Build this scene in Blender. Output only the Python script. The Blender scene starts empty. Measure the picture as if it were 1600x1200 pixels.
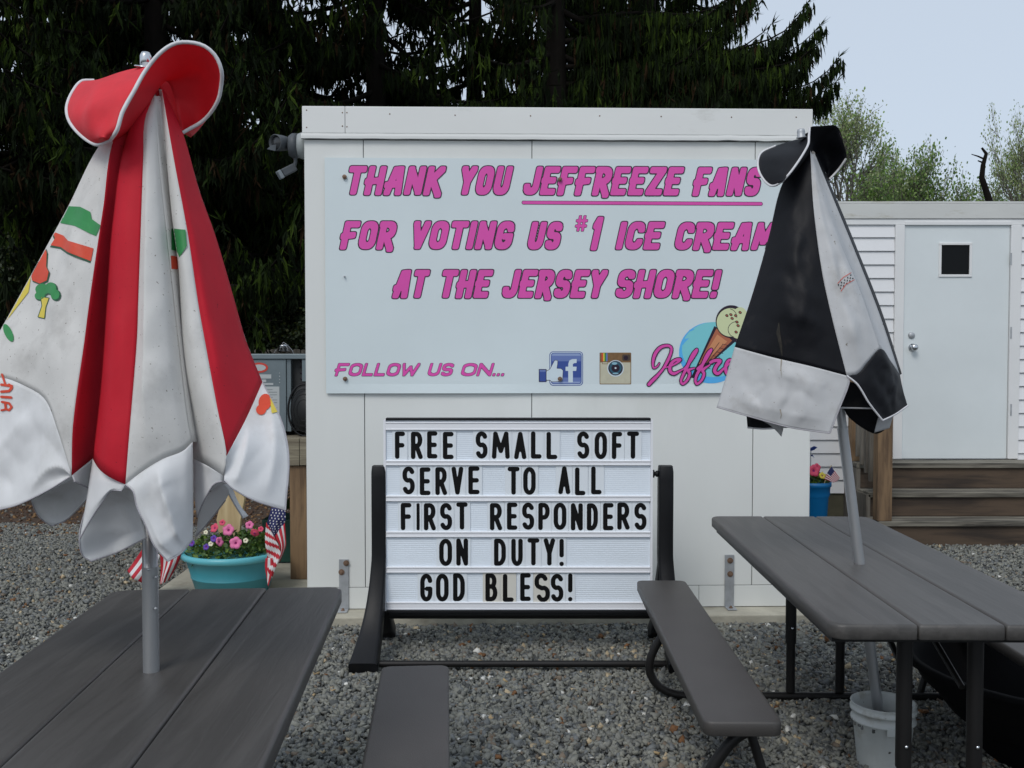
import bpy, math, random
import numpy as np
from mathutils import Vector, Matrix, noise
from mathutils.bvhtree import BVHTree

random.seed(7)
rng = np.random.default_rng(7)
SC = bpy.context.scene
COL = SC.collection

# ------------------------------------------------------------------ camera, sky, sun, exposure
F = 1520.0                      # focal length in photo pixels (1600 wide)
H = 1.53                        # eye height
PITCH = math.atan(50.0 / F)
cam_d = bpy.data.cameras.new('camera')
cam_d.sensor_width = 36.0
cam_d.lens = F / 1600.0 * 36.0
cam_d.clip_start = 0.05
cam_d.clip_end = 2000
cam = bpy.data.objects.new('camera', cam_d)
COL.objects.link(cam)
cam.location = (0, 0, H)
cam.rotation_euler = (math.pi / 2 - PITCH, 0, 0)
SC.camera = cam

SUN_EL, SUN_AZ = 48.0, 205.0     # soft sun through the overcast, behind the camera's left shoulder
world = bpy.data.worlds.new('World')
SC.world = world
world.use_nodes = True
nt = world.node_tree
nt.nodes.clear()
sky = nt.nodes.new('ShaderNodeTexSky')
sky.sky_type = 'NISHITA'
sky.sun_disc = False
sky.sun_elevation = math.radians(SUN_EL)
sky.sun_rotation = math.radians(SUN_AZ)
sky.air_density = 1.0
sky.dust_density = 3.0
sky.ozone_density = 2.0
mixn = nt.nodes.new('ShaderNodeMix')
mixn.data_type = 'RGBA'
mixn.inputs[0].default_value = 0.72
mixn.inputs[7].default_value = (6.9, 7.75, 8.8, 1)     # even overcast veil
bg = nt.nodes.new('ShaderNodeBackground')
bg.inputs[1].default_value = 0.105
wo = nt.nodes.new('ShaderNodeOutputWorld')
nt.links.new(sky.outputs[0], mixn.inputs[6])
nt.links.new(mixn.outputs[2], bg.inputs[0])
nt.links.new(bg.outputs[0], wo.inputs[0])
sun_d = bpy.data.lights.new('sun', 'SUN')
sun_d.energy = 1.35
sun_d.angle = math.radians(22)
sun_d.color = (1.0, 0.97, 0.93)
sun = bpy.data.objects.new('sun', sun_d)
COL.objects.link(sun)
_az = math.radians(SUN_AZ)
_to = Vector((math.sin(_az) * math.cos(math.radians(SUN_EL)), math.cos(_az) * math.cos(math.radians(SUN_EL)), math.sin(math.radians(SUN_EL))))
sun.rotation_euler = _to.to_track_quat('Z', 'Y').to_euler()
sun.location = (0, -5, 20)
SC.view_settings.view_transform = 'Standard'
SC.view_settings.look = 'None'
SC.view_settings.gamma = 1
SC.view_settings.use_curve_mapping = False
SC.view_settings.exposure = 0.0

# ------------------------------------------------------------------ measuring helpers
FW = Vector((0, math.cos(PITCH), -math.sin(PITCH)))
UP = Vector((0, math.sin(PITCH), math.cos(PITCH)))
EYE = Vector((0, 0, H))


def ray(px, py):
    return Vector((1, 0, 0)) * ((px - 800) / F) + UP * (-(py - 600) / F) + FW


def at(px, py, Y):
    r = ray(px, py)
    return EYE + r * (Y / r.y)


def ath(px, py, h):
    r = ray(px, py)
    return EYE + r * ((h - H) / r.z)


# ------------------------------------------------------------------ mesh builder
class MB:
    def __init__(self):
        self.v = []; self.f = []; self.m = []; self.s = []

    def add(self, vs, fs, mat=0, smooth=False):
        o = len(self.v)
        self.v += [tuple(p) for p in vs]
        for k, f in enumerate(fs):
            self.f.append([i + o for i in f])
            self.m.append(mat[k] if isinstance(mat, list) else mat)
            self.s.append(smooth)
        return self

    def box(self, x0, x1, y0, y1, z0, z1, mat=0, fr=None):
        vs = [(x, y, z) for z in (z0, z1) for y in (y0, y1) for x in (x0, x1)]
        if fr:
            vs = [fr(*p) for p in vs]
        return self.add(vs, [(0, 2, 3, 1), (4, 5, 7, 6), (0, 1, 5, 4), (2, 6, 7, 3), (0, 4, 6, 2), (1, 3, 7, 5)], mat)

    def bar(self, a, b, w, t, mat=0, up=(0, 0, 1)):
        a, b = Vector(a), Vector(b)
        d = (b - a).normalized()
        s = d.cross(Vector(up))
        if s.length < 1e-4:
            s = d.cross(Vector((0, 1, 0)))
        s.normalize()
        u = s.cross(d).normalized()
        vs = []
        for p in (a, b):
            for i, j in ((-1, -1), (1, -1), (1, 1), (-1, 1)):
                vs.append(p + s * (w / 2 * i) + u * (t / 2 * j))
        return self.add(vs, [(0, 1, 2, 3), (7, 6, 5, 4), (0, 4, 5, 1), (1, 5, 6, 2), (2, 6, 7, 3), (3, 7, 4, 0)], mat)

    def tube(self, path, r, n=8, mat=0, smooth=True, caps=True):
        path = [Vector(p) for p in path]
        rs = r if isinstance(r, (list, tuple)) else [r] * len(path)
        vs, fs = [], []
        ref = None
        for i, p in enumerate(path):
            d = (path[min(i + 1, len(path) - 1)] - path[max(i - 1, 0)])
            d = d.normalized() if d.length > 1e-9 else Vector((0, 0, 1))
            if ref is None:
                ref = Vector((1, 0, 0)) if abs(d.x) < .9 else Vector((0, 1, 0))
            a = (ref - d * ref.dot(d)).normalized()
            ref = a
            b = d.cross(a)
            for k in range(n):
                t = 2 * math.pi * k / n
                vs.append(p + (a * math.cos(t) + b * math.sin(t)) * rs[i])
        for i in range(len(path) - 1):
            for k in range(n):
                k2 = (k + 1) % n
                fs.append((i * n + k, i * n + k2, (i + 1) * n + k2, (i + 1) * n + k))
        self.add(vs, fs, mat, smooth)
        if caps:
            self.add(vs[:n], [tuple(range(n))[::-1]], mat)
            self.add(vs[-n:], [tuple(range(n))], mat)
        return self

    def lathe(self, c, prof, n=32, mat=0, smooth=True, sx=1.0, sy=1.0, axis=None):
        c = Vector(c)
        ax = Vector(axis).normalized() if axis else Vector((0, 0, 1))
        a = Vector((1, 0, 0)) if abs(ax.x) < .9 else Vector((0, 1, 0))
        a = (a - ax * a.dot(ax)).normalized()
        b = ax.cross(a)
        vs, fs = [], []
        for (r, z) in prof:
            for k in range(n):
                t = 2 * math.pi * k / n
                vs.append(c + a * (r * math.cos(t) * sx) + b * (r * math.sin(t) * sy) + ax * z)
        for i in range(len(prof) - 1):
            for k in range(n):
                k2 = (k + 1) % n
                fs.append((i * n + k, i * n + k2, (i + 1) * n + k2, (i + 1) * n + k))
        if prof[0][0] > 1e-6:
            fs.append(tuple(range(n))[::-1])
        if prof[-1][0] > 1e-6:
            fs.append(tuple(range((len(prof) - 1) * n, len(prof) * n)))
        return self.add(vs, fs, mat, smooth)

    def prism(self, pts, fr, d0, d1, mat=0):
        """pts: 2D outline; fr(u, d, z) -> world"""
        n = len(pts)
        vs = [fr(u, d0, z) for u, z in pts] + [fr(u, d1, z) for u, z in pts]
        fs = [tuple(range(n)), tuple(range(2 * n - 1, n - 1, -1))]
        fs += [(i, i + n, (i + 1) % n + n, (i + 1) % n) for i in range(n)]
        return self.add(vs, fs, mat)

    def build(self, name, mats, parent=None, bevel=0, solid=0, smooth_angle=None, **tags):
        me = bpy.data.meshes.new(name)
        off = Vector((0, 0, 0))
        p = parent
        while p is not None:
            off += p.location
            p = p.parent
        base = tags.pop('base', None)
        if base is not None:
            off = Vector(base)
        vs = [(x - off.x, y - off.y, z - off.z) for x, y, z in self.v]
        me.from_pydata(vs, [], self.f)
        if not isinstance(mats, (list, tuple)):
            mats = [mats]
        for m in mats:
            me.materials.append(m)
        me.polygons.foreach_set('material_index', self.m)
        me.polygons.foreach_set('use_smooth', self.s)
        me.update()
        o = bpy.data.objects.new(name, me)
        COL.objects.link(o)
        if parent:
            o.parent = parent
            if base is not None:
                q = parent; po = Vector((0, 0, 0))
                while q is not None:
                    po += q.location; q = q.parent
                o.location = off - po
        elif base is not None:
            o.location = off
        if bevel:
            b = o.modifiers.new('bevel', 'BEVEL')
            b.width = bevel; b.segments = 2; b.limit_method = 'ANGLE'; b.angle_limit = math.radians(50)
        if solid:
            s = o.modifiers.new('solid', 'SOLIDIFY')
            s.thickness = solid; s.offset = 0
        for k, v in tags.items():
            o[k] = v
        return o


def thing(name, label, cat, loc, group=None):
    o = bpy.data.objects.new(name, None)
    o.empty_display_size = .1
    COL.objects.link(o)
    o.location = loc
    o['label'] = label; o['category'] = cat
    if group:
        o['group'] = group
    return o


def copy_tree(o, parent=None):
    c = o.copy()
    COL.objects.link(c)
    c.parent = parent
    for ch in list(o.children):
        copy_tree(ch, c)
    return c


# ------------------------------------------------------------------ materials
def mat(name, col, rough=.6, var=0.0, vscale=4.0, bump=0.0, bscale=60.0, metal=0.0, col2=None, c2scale=3.0, c2lo=.5, c2hi=.7,
        spec=.5, stretch=(1, 1, 1), speck=None, trans=0.0, crease=0.0, cscale=5.0):
    m = bpy.data.materials.new(name)
    m.use_nodes = True
    n = m.node_tree
    p = n.nodes['Principled BSDF']
    p.inputs['Roughness'].default_value = rough
    p.inputs['Metallic'].default_value = metal
    p.inputs['Specular IOR Level'].default_value = spec
    p.inputs['Base Color'].default_value = (*col, 1)
    tc = n.nodes.new('ShaderNodeTexCoord')
    mp = n.nodes.new('ShaderNodeMapping')
    mp.inputs['Scale'].default_value = stretch
    n.links.new(tc.outputs['Object'], mp.inputs[0])
    last = None
    if var:
        t = n.nodes.new('ShaderNodeTexNoise')
        t.inputs['Scale'].default_value = vscale
        t.inputs['Detail'].default_value = 6
        t.inputs['Roughness'].default_value = .6
        n.links.new(mp.outputs[0], t.inputs[0])
        r = n.nodes.new('ShaderNodeValToRGB')
        r.color_ramp.elements[0].position = .3
        r.color_ramp.elements[1].position = .7
        r.color_ramp.elements[0].color = (*[max(0, c * (1 - var)) for c in col], 1)
        r.color_ramp.elements[1].color = (*[min(1, c * (1 + var)) for c in col], 1)
        n.links.new(t.outputs[0], r.inputs[0])
        last = r.outputs[0]
    if col2:
        t = n.nodes.new('ShaderNodeTexNoise')
        t.inputs['Scale'].default_value = c2scale
        t.inputs['Detail'].default_value = 8
        t.inputs['Roughness'].default_value = .65
        n.links.new(mp.outputs[0], t.inputs[0])
        r = n.nodes.new('ShaderNodeMapRange')
        r.inputs[1].default_value = c2lo; r.inputs[2].default_value = c2hi
        n.links.new(t.outputs[0], r.inputs[0])
        x = n.nodes.new('ShaderNodeMix'); x.data_type = 'RGBA'
        n.links.new(r.outputs[0], x.inputs[0])
        if last:
            n.links.new(last, x.inputs[6])
        else:
            x.inputs[6].default_value = (*col, 1)
        x.inputs[7].default_value = (*col2, 1)
        last = x.outputs[2]
    if speck:   # (colour, scale, threshold)
        t = n.nodes.new('ShaderNodeTexNoise')
        t.inputs['Scale'].default_value = speck[1]
        t.inputs['Detail'].default_value = 3
        n.links.new(tc.outputs['Object'], t.inputs[0])
        r = n.nodes.new('ShaderNodeMapRange')
        r.inputs[1].default_value = speck[2]; r.inputs[2].default_value = speck[2] + .05
        n.links.new(t.outputs[0], r.inputs[0])
        x = n.nodes.new('ShaderNodeMix'); x.data_type = 'RGBA'
        n.links.new(r.outputs[0], x.inputs[0])
        if last:
            n.links.new(last, x.inputs[6])
        else:
            x.inputs[6].default_value = (*col, 1)
        x.inputs[7].default_value = (*speck[0], 1)
        last = x.outputs[2]
    if last:
        n.links.new(last, p.inputs['Base Color'])
    if bump:
        t = n.nodes.new('ShaderNodeTexNoise')
        t.inputs['Scale'].default_value = bscale
        t.inputs['Detail'].default_value = 5
        n.links.new(mp.outputs[0], t.inputs[0])
        b = n.nodes.new('ShaderNodeBump')
        b.inputs['Strength'].default_value = bump
        b.inputs['Distance'].default_value = .01
        n.links.new(t.outputs[0], b.inputs['Height'])
        if crease:
            rt = n.nodes.new('ShaderNodeTexNoise')
            rt.noise_type = 'RIDGED_MULTIFRACTAL'
            rt.inputs['Scale'].default_value = cscale
            rt.inputs['Detail'].default_value = 3
            rt.inputs['Distortion'].default_value = .6
            n.links.new(tc.outputs['Object'], rt.inputs[0])
            b2 = n.nodes.new('ShaderNodeBump')
            b2.inputs['Strength'].default_value = crease
            b2.inputs['Distance'].default_value = .012
            n.links.new(rt.outputs[0], b2.inputs['Height'])
            n.links.new(b.outputs[0], b2.inputs['Normal'])
            b = b2
        n.links.new(b.outputs[0], p.inputs['Normal'])
    if trans:   # thin leaf or fabric: part of the light passes through
        tr = n.nodes.new('ShaderNodeBsdfTranslucent')
        ms = n.nodes.new('ShaderNodeMixShader')
        ms.inputs[0].default_value = trans
        if last:
            n.links.new(last, tr.inputs[0])
        else:
            tr.inputs[0].default_value = (*col, 1)
        n.links.new(p.outputs[0], ms.inputs[1]); n.links.new(tr.outputs[0], ms.inputs[2])
        n.links.new(ms.outputs[0], n.nodes['Material Output'].inputs[0])
    return m


def grain_mat(name, col, col2, axis='Y', scale=22, rough=.75, bump=.3, knots=True, strength2=.6):
    """sawn or embossed wood: distorted bands along one axis"""
    m = mat(name, col, rough)
    n = m.node_tree
    p = n.nodes['Principled BSDF']
    tc = n.nodes.new('ShaderNodeTexCoord')
    mp = n.nodes.new('ShaderNodeMapping')
    s = {'X': (.10, 1, 1), 'Y': (1, .10, 1), 'Z': (1, 1, .10)}[axis]
    mp.inputs['Scale'].default_value = s
    n.links.new(tc.outputs['Object'], mp.inputs[0])
    w = n.nodes.new('ShaderNodeTexNoise')
    w.inputs['Scale'].default_value = scale
    w.inputs['Detail'].default_value = 7
    w.inputs['Distortion'].default_value = 1.2
    n.links.new(mp.outputs[0], w.inputs[0])
    w2 = n.nodes.new('ShaderNodeTexNoise')
    w2.inputs['Scale'].default_value = scale * .18
    w2.inputs['Detail'].default_value = 4
    n.links.new(mp.outputs[0], w2.inputs[0])
    mth = n.nodes.new('ShaderNodeMath'); mth.operation = 'MULTIPLY'
    mth.inputs[1].default_value = 26
    n.links.new(w2.outputs[0], mth.inputs[0])
    sn = n.nodes.new('ShaderNodeMath'); sn.operation = 'SINE'
    n.links.new(mth.outputs[0], sn.inputs[0])
    ad = n.nodes.new('ShaderNodeMath'); ad.operation = 'MULTIPLY_ADD'
    ad.inputs[1].default_value = .22; 
    n.links.new(sn.outputs[0], ad.inputs[0]); n.links.new(w.outputs[0], ad.inputs[2])
    r = n.nodes.new('ShaderNodeMapRange')
    r.inputs[1].default_value = .3; r.inputs[2].default_value = .8
    n.links.new(ad.outputs[0], r.inputs[0])
    x = n.nodes.new('ShaderNodeMix'); x.data_type = 'RGBA'
    x.inputs[6].default_value = (*col, 1); x.inputs[7].default_value = (*col2, 1)
    n.links.new(r.outputs[0], x.inputs[0])
    n.links.new(x.outputs[2], p.inputs['Base Color'])
    b = n.nodes.new('ShaderNodeBump')
    b.inputs['Strength'].default_value = bump; b.inputs['Distance'].default_value = .004
    n.links.new(ad.outputs[0], b.inputs['Height'])
    n.links.new(b.outputs[0], p.inputs['Normal'])
    return m


M = {}
M['panel'] = mat('white_panel', (.70, .72, .70), .45, .05, 1.2, .03, 8, col2=(.60, .62, .58), c2scale=1.1, c2lo=.55, c2hi=.85, stretch=(1, 1, .35))
M['fascia'] = mat('white_fascia', (.72, .735, .72), .4, .04, 2, .04, 6, col2=(.5, .5, .47), c2scale=5, c2lo=.62, c2hi=.8, stretch=(.4, 1, 1))
M['seam'] = mat('seam_caulk', (.10, .11, .11), .8)
M['banner'] = mat('banner_sheet', (.64, .72, .74), .35, .03, 1.5, .02, 5)
M['pink'] = mat('pink_ink', (.70, .075, .40), .4, .05, 3)
M['ink'] = mat('dark_ink', (.015, .004, .018), .4)
M['board'] = mat('letter_board_white', (.80, .87, .94), .35, .04, 3)
M['track'] = mat('letter_track', (.80, .82, .86), .3)
M['rib_line'] = mat('board_rib', (.76, .83, .90), .4)
M['letter'] = mat('black_letter', (.004, .004, .0045), .5, spec=.2)
M['clear'] = mat('letter_card', (.765, .825, .875), .22)
M['clear_old'] = mat('yellowed_letter_card', (.68, .67, .61), .25)
M['black'] = mat('black_plastic', (.006, .0065, .008), .5, .2, 9, .05, 60, spec=.3)
M['table'] = grain_mat('table_plastic', (.055, .052, .049), (.074, .070, .066), 'Y', 34, .47, .35)
M['bench'] = mat('bench_plastic', (.056, .052, .049), .48, .10, 5, .12, 260)
M['tube'] = mat('dark_steel_tube', (.009, .0085, .0085), .45, .1, 8, spec=.3)
M['alu'] = mat('aluminium_tube', (.42, .43, .44), .38, .12, 14, .03, 80, metal=.75, stretch=(1, 1, .1))
M['chrome'] = mat('chrome', (.6, .62, .64), .2, metal=1)
M['galv'] = mat('galvanised_steel', (.40, .42, .44), .5, .15, 20, metal=.5)
M['rust'] = mat('rusty_bolt', (.20, .13, .09), .6, .3, 40, metal=.5)
M['fab_w'] = mat('white_fabric', (.74, .735, .715), .75, .07, 5, .22, 14, col2=(.45, .44, .42), c2scale=5, c2lo=.52, c2hi=.8, speck=((.24, .21, .18), 150, .685), trans=.25, crease=.35, cscale=3.5)
M['fab_v'] = mat('white_valance_fabric', (.84, .85, .86), .75, .05, 5, .25, 9, col2=(.64, .64, .62), c2scale=4, c2lo=.55, c2hi=.8, trans=.32, crease=.5, cscale=3.2)
M['fab_r'] = mat('red_fabric', (.60, .018, .036), .65, .10, 5, .2, 12, speck=((.26, .012, .02), 110, .70), trans=.2, crease=.25, cscale=3, spec=.2)
M['fab_cap'] = mat('red_vent_fabric', (.82, .045, .065), .55, .10, 7, .2, 9, trans=.35, crease=.3, cscale=5, spec=.3)
M['fab_k'] = mat('black_fabric', (.006, .0065, .009), .55, .25, 5, .25, 9, col2=(.035, .032, .028), c2scale=5, c2lo=.60, c2hi=.80, spec=.2, crease=.6, cscale=4)
M['fab_w2'] = mat('grey_white_fabric', (.55, .56, .57), .6, .08, 6, .3, 8, col2=(.36, .35, .33), c2scale=6, c2lo=.55, c2hi=.8, speck=((.2, .18, .15), 90, .70), trans=.12, crease=.6, cscale=4.5)
M['pipe_w'] = mat('white_piping', (.62, .62, .64), .6, .1, 20)
M['pipe_g'] = mat('grey_piping', (.38, .37, .40), .7, .15, 25)
M['p_green'] = mat('green_print', (.02, .22, .055), .6, .1, 8)
M['p_dgreen'] = mat('dark_green_print', (.008, .07, .03), .6)
M['p_orange'] = mat('orange_red_print', (.60, .055, .018), .6, .1, 8)
M['p_yellow'] = mat('yellow_print', (.62, .50, .06), .6)
M['siding'] = mat('vinyl_siding', (.74, .75, .765), .45, .03, 2, col2=(.6, .6, .58), c2scale=3, c2lo=.6, c2hi=.85)
M['door'] = mat('door_paint', (.66, .71, .72), .4, .04, 1.5, .03, 10)
M['trim'] = mat('trim_paint', (.72, .73, .73), .45, .03, 3)
M['roofband'] = mat('weathered_roof_edge', (.56, .57, .55), .5, .05, 3, col2=(.36, .34, .26), c2scale=5, c2lo=.55, c2hi=.75, stretch=(.6, 1, 2))
M['glass'] = mat('dark_glass', (.004, .005, .006), .15, spec=.15)
M['deck'] = grain_mat('weathered_tread', (.20, .185, .15), (.04, .036, .03), 'X', 26, .85, .5)
M['riser'] = grain_mat('brown_riser', (.085, .058, .038), (.032, .023, .017), 'X', 22, .85, .5)
M['post'] = grain_mat('wood_post', (.22, .14, .075), (.11, .068, .038), 'Z', 40, .8, .5)
M['grey_wood'] = grain_mat('grey_wood', (.17, .155, .13), (.085, .075, .062), 'Z', 36, .85, .5)
M['beam'] = grain_mat('beam_wood', (.26, .235, .17), (.13, .11, .08), 'X', 36, .85, .5)
M['pale_wood'] = grain_mat('pale_cut_wood', (.58, .47, .27), (.42, .31, .16), 'Z', 26, .75, .3)
M['concrete'] = mat('concrete', (.40, .38, .31), .85, .16, 6, .4, 40, col2=(.2, .18, .14), c2scale=4, c2lo=.55, c2hi=.8)
M['turq'] = mat('turquoise_plastic', (.035, .23, .28), .4, .06, 4)
M['turq_rim'] = mat('turquoise_rim_plastic', (.10, .40, .46), .35, .05, 4)
M['blue_pot'] = mat('blue_plastic', (.0, .15, .38), .4, .06, 4)
M['soil'] = mat('soil', (.03, .022, .015), .95, .4, 40, .8, 60)
M['leaf'] = mat('petunia_leaf', (.045, .10, .02), .55, .35, 30, trans=.2)
M['leaf_l'] = mat('light_leaf', (.12, .20, .03), .55, .3, 30, trans=.2)
M['pet_pink'] = mat('pink_petal', (.80, .20, .42), .6, .12, 60, trans=.2)
M['pet_red'] = mat('coral_petal', (.72, .08, .16), .6, .12, 60, trans=.2)
M['pet_purple'] = mat('purple_petal', (.09, .03, .30), .6)
M['pet_dark'] = mat('petal_throat', (.25, .01, .12), .7)
M['pet_white'] = mat('white_petal', (.7, .68, .5), .6)
M['fl_red'] = mat('flag_red', (.50, .018, .035), .65, trans=.15)
M['fl_white'] = mat('flag_white', (.70, .69, .70), .65, trans=.15)
M['fl_blue'] = mat('flag_blue', (.018, .022, .11), .65, trans=.1)
M['green_box'] = mat('green_metal', (.006, .05, .035), .5, .1, 5)
M['unit'] = mat('grey_metal_cabinet', (.16, .20, .22), .4, .12, 4, .05, 20, metal=.3)
M['unit_d'] = mat('dark_coil', (.018, .020, .021), .6)
M['paper'] = mat('label_paper', (.42, .45, .46), .6, .05, 9)
M['paper_ln'] = mat('label_line', (.20, .22, .23), .6)
M['badge'] = mat('badge_red', (.55, .05, .03), .4)
M['fix'] = mat('grey_fixture', (.075, .085, .095), .5, .1, 9, spec=.3)
M['lens'] = mat('lamp_lens', (.035, .038, .042), .15)
M['bucket'] = mat('white_bucket', (.52, .55, .54), .5, .1, 8, .05, 30, col2=(.28, .26, .2), c2scale=9, c2lo=.55, c2hi=.75, speck=((.06, .055, .05), 42, .69))
M['fb'] = mat('logo_blue', (.035, .075, .30), .4)
M['fb2'] = mat('logo_mid_blue', (.13, .19, .44), .4)
M['fb3'] = mat('logo_light_blue', (.26, .34, .56), .4)
M['fbw'] = mat('logo_white', (.60, .70, .76), .4)
M['cambr'] = mat('logo_brown', (.20, .11, .045), .4, .2, 60)
M['camcr'] = mat('logo_cream', (.52, .50, .38), .4, .06, 30)
M['teal'] = mat('logo_teal', (.20, .60, .66), .4)
M['cyan'] = mat('logo_cyan', (.09, .44, .85), .4)
M['scoop'] = mat('logo_scoop', (.62, .68, .40), .4)
M['cone'] = mat('logo_cone', (.42, .13, .065), .4)
M['cone_l'] = mat('logo_cone_light', (.60, .26, .12), .4)
M['bark'] = mat('spruce_bark', (.010, .0085, .007), .95, .3, 12, .8, 20, spec=.1, stretch=(1, 1, .3))
M['bark2'] = mat('grey_bark', (.13, .12, .10), .9, .3, 12, .5, 20)
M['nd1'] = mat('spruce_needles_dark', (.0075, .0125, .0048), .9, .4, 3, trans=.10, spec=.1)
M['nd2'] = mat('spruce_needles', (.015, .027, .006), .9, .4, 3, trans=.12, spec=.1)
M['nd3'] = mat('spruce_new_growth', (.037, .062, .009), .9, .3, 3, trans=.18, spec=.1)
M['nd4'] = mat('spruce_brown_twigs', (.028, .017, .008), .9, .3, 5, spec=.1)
M['dl1'] = mat('spring_leaf', (.19, .31, .07), .6, .25, 2, trans=.35)
M['dl2'] = mat('spring_leaf_pale', (.34, .40, .19), .6, .25, 2, trans=.35)
M['dl3'] = mat('spring_leaf_deep', (.085, .17, .035), .6, .3, 2, trans=.3)

# ------------------------------------------------------------------ curves and cloth patches


def crom(pts, n):
    """resample a polyline of vectors smoothly to n+1 points"""
    pts = [Vector(p) for p in pts]
    if len(pts) == 1:
        return [pts[0].copy() for _ in range(n + 1)]
    d = [0.0]
    for a, b in zip(pts, pts[1:]):
        d.append(d[-1] + max((b - a).length, 1e-6))
    out = []
    for k in range(n + 1):
        t = d[-1] * k / n
        i = 0
        while i < len(pts) - 2 and t > d[i + 1]:
            i += 1
        u = (t - d[i]) / (d[i + 1] - d[i])
        p1, p2 = pts[i], pts[i + 1]
        m1 = (p2 - pts[i - 1]) / (d[i + 1] - d[i - 1]) * (d[i + 1] - d[i]) if i > 0 else (p2 - p1)
        m2 = (pts[i + 2] - p1) / (d[i + 2] - d[i]) * (d[i + 1] - d[i]) if i + 2 < len(pts) else (p2 - p1)
        h00 = 2 * u**3 - 3 * u**2 + 1; h10 = u**3 - 2 * u**2 + u
        h01 = -2 * u**3 + 3 * u**2; h11 = u**3 - u**2
        out.append(p1 * h00 + m1 * h10 + p2 * h01 + m2 * h11)
    return out


class Cloth:
    def __init__(self, Yc):
        self.Yc = Yc
        self.bv = []; self.bf = []

    def w(self, pts):
        out = []
        d = 0
        for p in pts:
            if len(p) > 2:
                d = p[2]
            out.append(at(p[0], p[1], self.Yc + d))
        return out

    def patch(self, L, R, T=None, B=None, nu=14, nv=26, bulge=0.0, wr=.004, seed=0, curve=None):
        Lw, Rw = crom(self.w(L), nv), crom(self.w(R), nv)
        Tw = crom(self.w(T), nu) if T else None
        Bw = crom(self.w(B), nu) if B else None
        c00, c10, c01, c11 = Lw[0], Rw[0], Lw[-1], Rw[-1]
        if Tw:
            Tw[0], Tw[-1] = c00, c10
        if Bw:
            Bw[0], Bw[-1] = c01, c11
        vs, fs = [], []
        for j in range(nv + 1):
            v = j / nv
            for i in range(nu + 1):
                u = i / nu
                p = Lw[j] * (1 - u) + Rw[j] * u
                if Tw:
                    p = p + (Tw[i] - (c00 * (1 - u) + c10 * u)) * (1 - v)
                if Bw:
                    p = p + (Bw[i] - (c01 * (1 - u) + c11 * u)) * v
                e = math.sin(math.pi * u)
                k_ = min(1, v * (1.5 if not T else 4)) * (min(1, (1 - v) * 5) if Bw else 1)
                b = bulge * e * k_
                if curve:
                    b += curve(u, v) * k_
                q = noise.noise(Vector((p.x * 9 + seed, p.z * 5, seed))) + .5 * noise.noise(Vector((p.x * 22, p.z * 16, seed + 3)))
                q += .8 * (.35 - abs(noise.noise(Vector((p.x * 11 + p.z * 4 + seed, p.z * 6 - p.x * 5, seed + 5))))) + .4 * (.3 - abs(noise.noise(Vector((p.x * 26 - p.z * 9, p.z * 15, seed + 7)))))
                b += wr * q * e * 2 * k_
                fold = max(0.0, noise.noise(Vector((p.x * 6 + p.z * 7, p.z * 2.2 - p.x * 3, seed + 9)))) ** 2
                b -= wr * 2.2 * fold * e * k_
                vs.append(Vector((p.x, p.y + b, p.z)))
        for j in range(nv):
            for i in range(nu):
                a = j * (nu + 1) + i
                fs.append((a, a + nu + 1, a + nu + 2, a + 1))
        return vs, fs

    def panel(self, name, m, parent, label=None, hem=None, hem_m=None, hem_r=.003, **k):
        vs, fs = self.patch(**k)
        o = len(self.bv)
        for f in fs:
            self.bf += [[f[0] + o, f[1] + o, f[2] + o], [f[0] + o, f[2] + o, f[3] + o]]
        self.bv += vs
        fs = [t_ for f in fs for t_ in ((f[0], f[1], f[2]), (f[0], f[2], f[3]))] if name != 'x' else fs
        mb = MB(); mb.add(vs, fs, 0, True)
        ob = mb.build(name, m, parent, solid=.0009)
        if label:
            ob['label'] = label
        nu, nv = k.get('nu', 14), k.get('nv', 26)
        if hem:
            for side in hem:
                if side == 'B':
                    path = [vs[nv * (nu + 1) + i] for i in range(nu + 1)]
                elif side == 'L':
                    path = [vs[j * (nu + 1)] for j in range(nv + 1)]
                elif side == 'R':
                    path = [vs[j * (nu + 1) + nu] for j in range(nv + 1)]
                h = MB(); h.tube(path, hem_r, 6)
                h.build('piping', hem_m, ob)
        return ob

    def decal(self, name, shapes, m, parent, res=1.0, off=.003):
        off += .0012
        """a print on the cloth: 2D shape marched in a grid, every vertex laid on the fabric"""
        tree = BVHTree.FromPolygons([tuple(v) for v in self.bv], self.bf)
        v2, f2 = shape_mesh(shapes, res, merge=False)
        vs, ok = [], []
        for (x, y) in v2:
            r = ray(x, y).normalized()
            hit, nrm, idx, dist = tree.ray_cast(EYE, r)
            if hit is None:
                ok.append(False); vs.append(EYE)
            else:
                ok.append(True); vs.append(hit - r * off)
        fs = []
        for f in f2:
            if all(ok[i] for i in f):
                ys = [vs[i].y for i in f]
                if max(ys) - min(ys) < .03:
                    fs.append(f)
        mb = MB(); mb.add(vs, fs, 0, False)
        return mb.build(name, m, parent)


# ------------------------------------------------------------------ flat shapes: strokes and polygons -> mesh
def _seg_d(X, Y, a, b):
    ax, ay = a; bx_, by = b
    dx, dy = bx_ - ax, by - ay
    L2 = dx * dx + dy * dy
    if L2 < 1e-12:
        return np.hypot(X - ax, Y - ay), np.zeros_like(X)
    t = np.clip(((X - ax) * dx + (Y - ay) * dy) / L2, 0, 1)
    return np.hypot(X - ax - t * dx, Y - ay - t * dy), t


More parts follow.
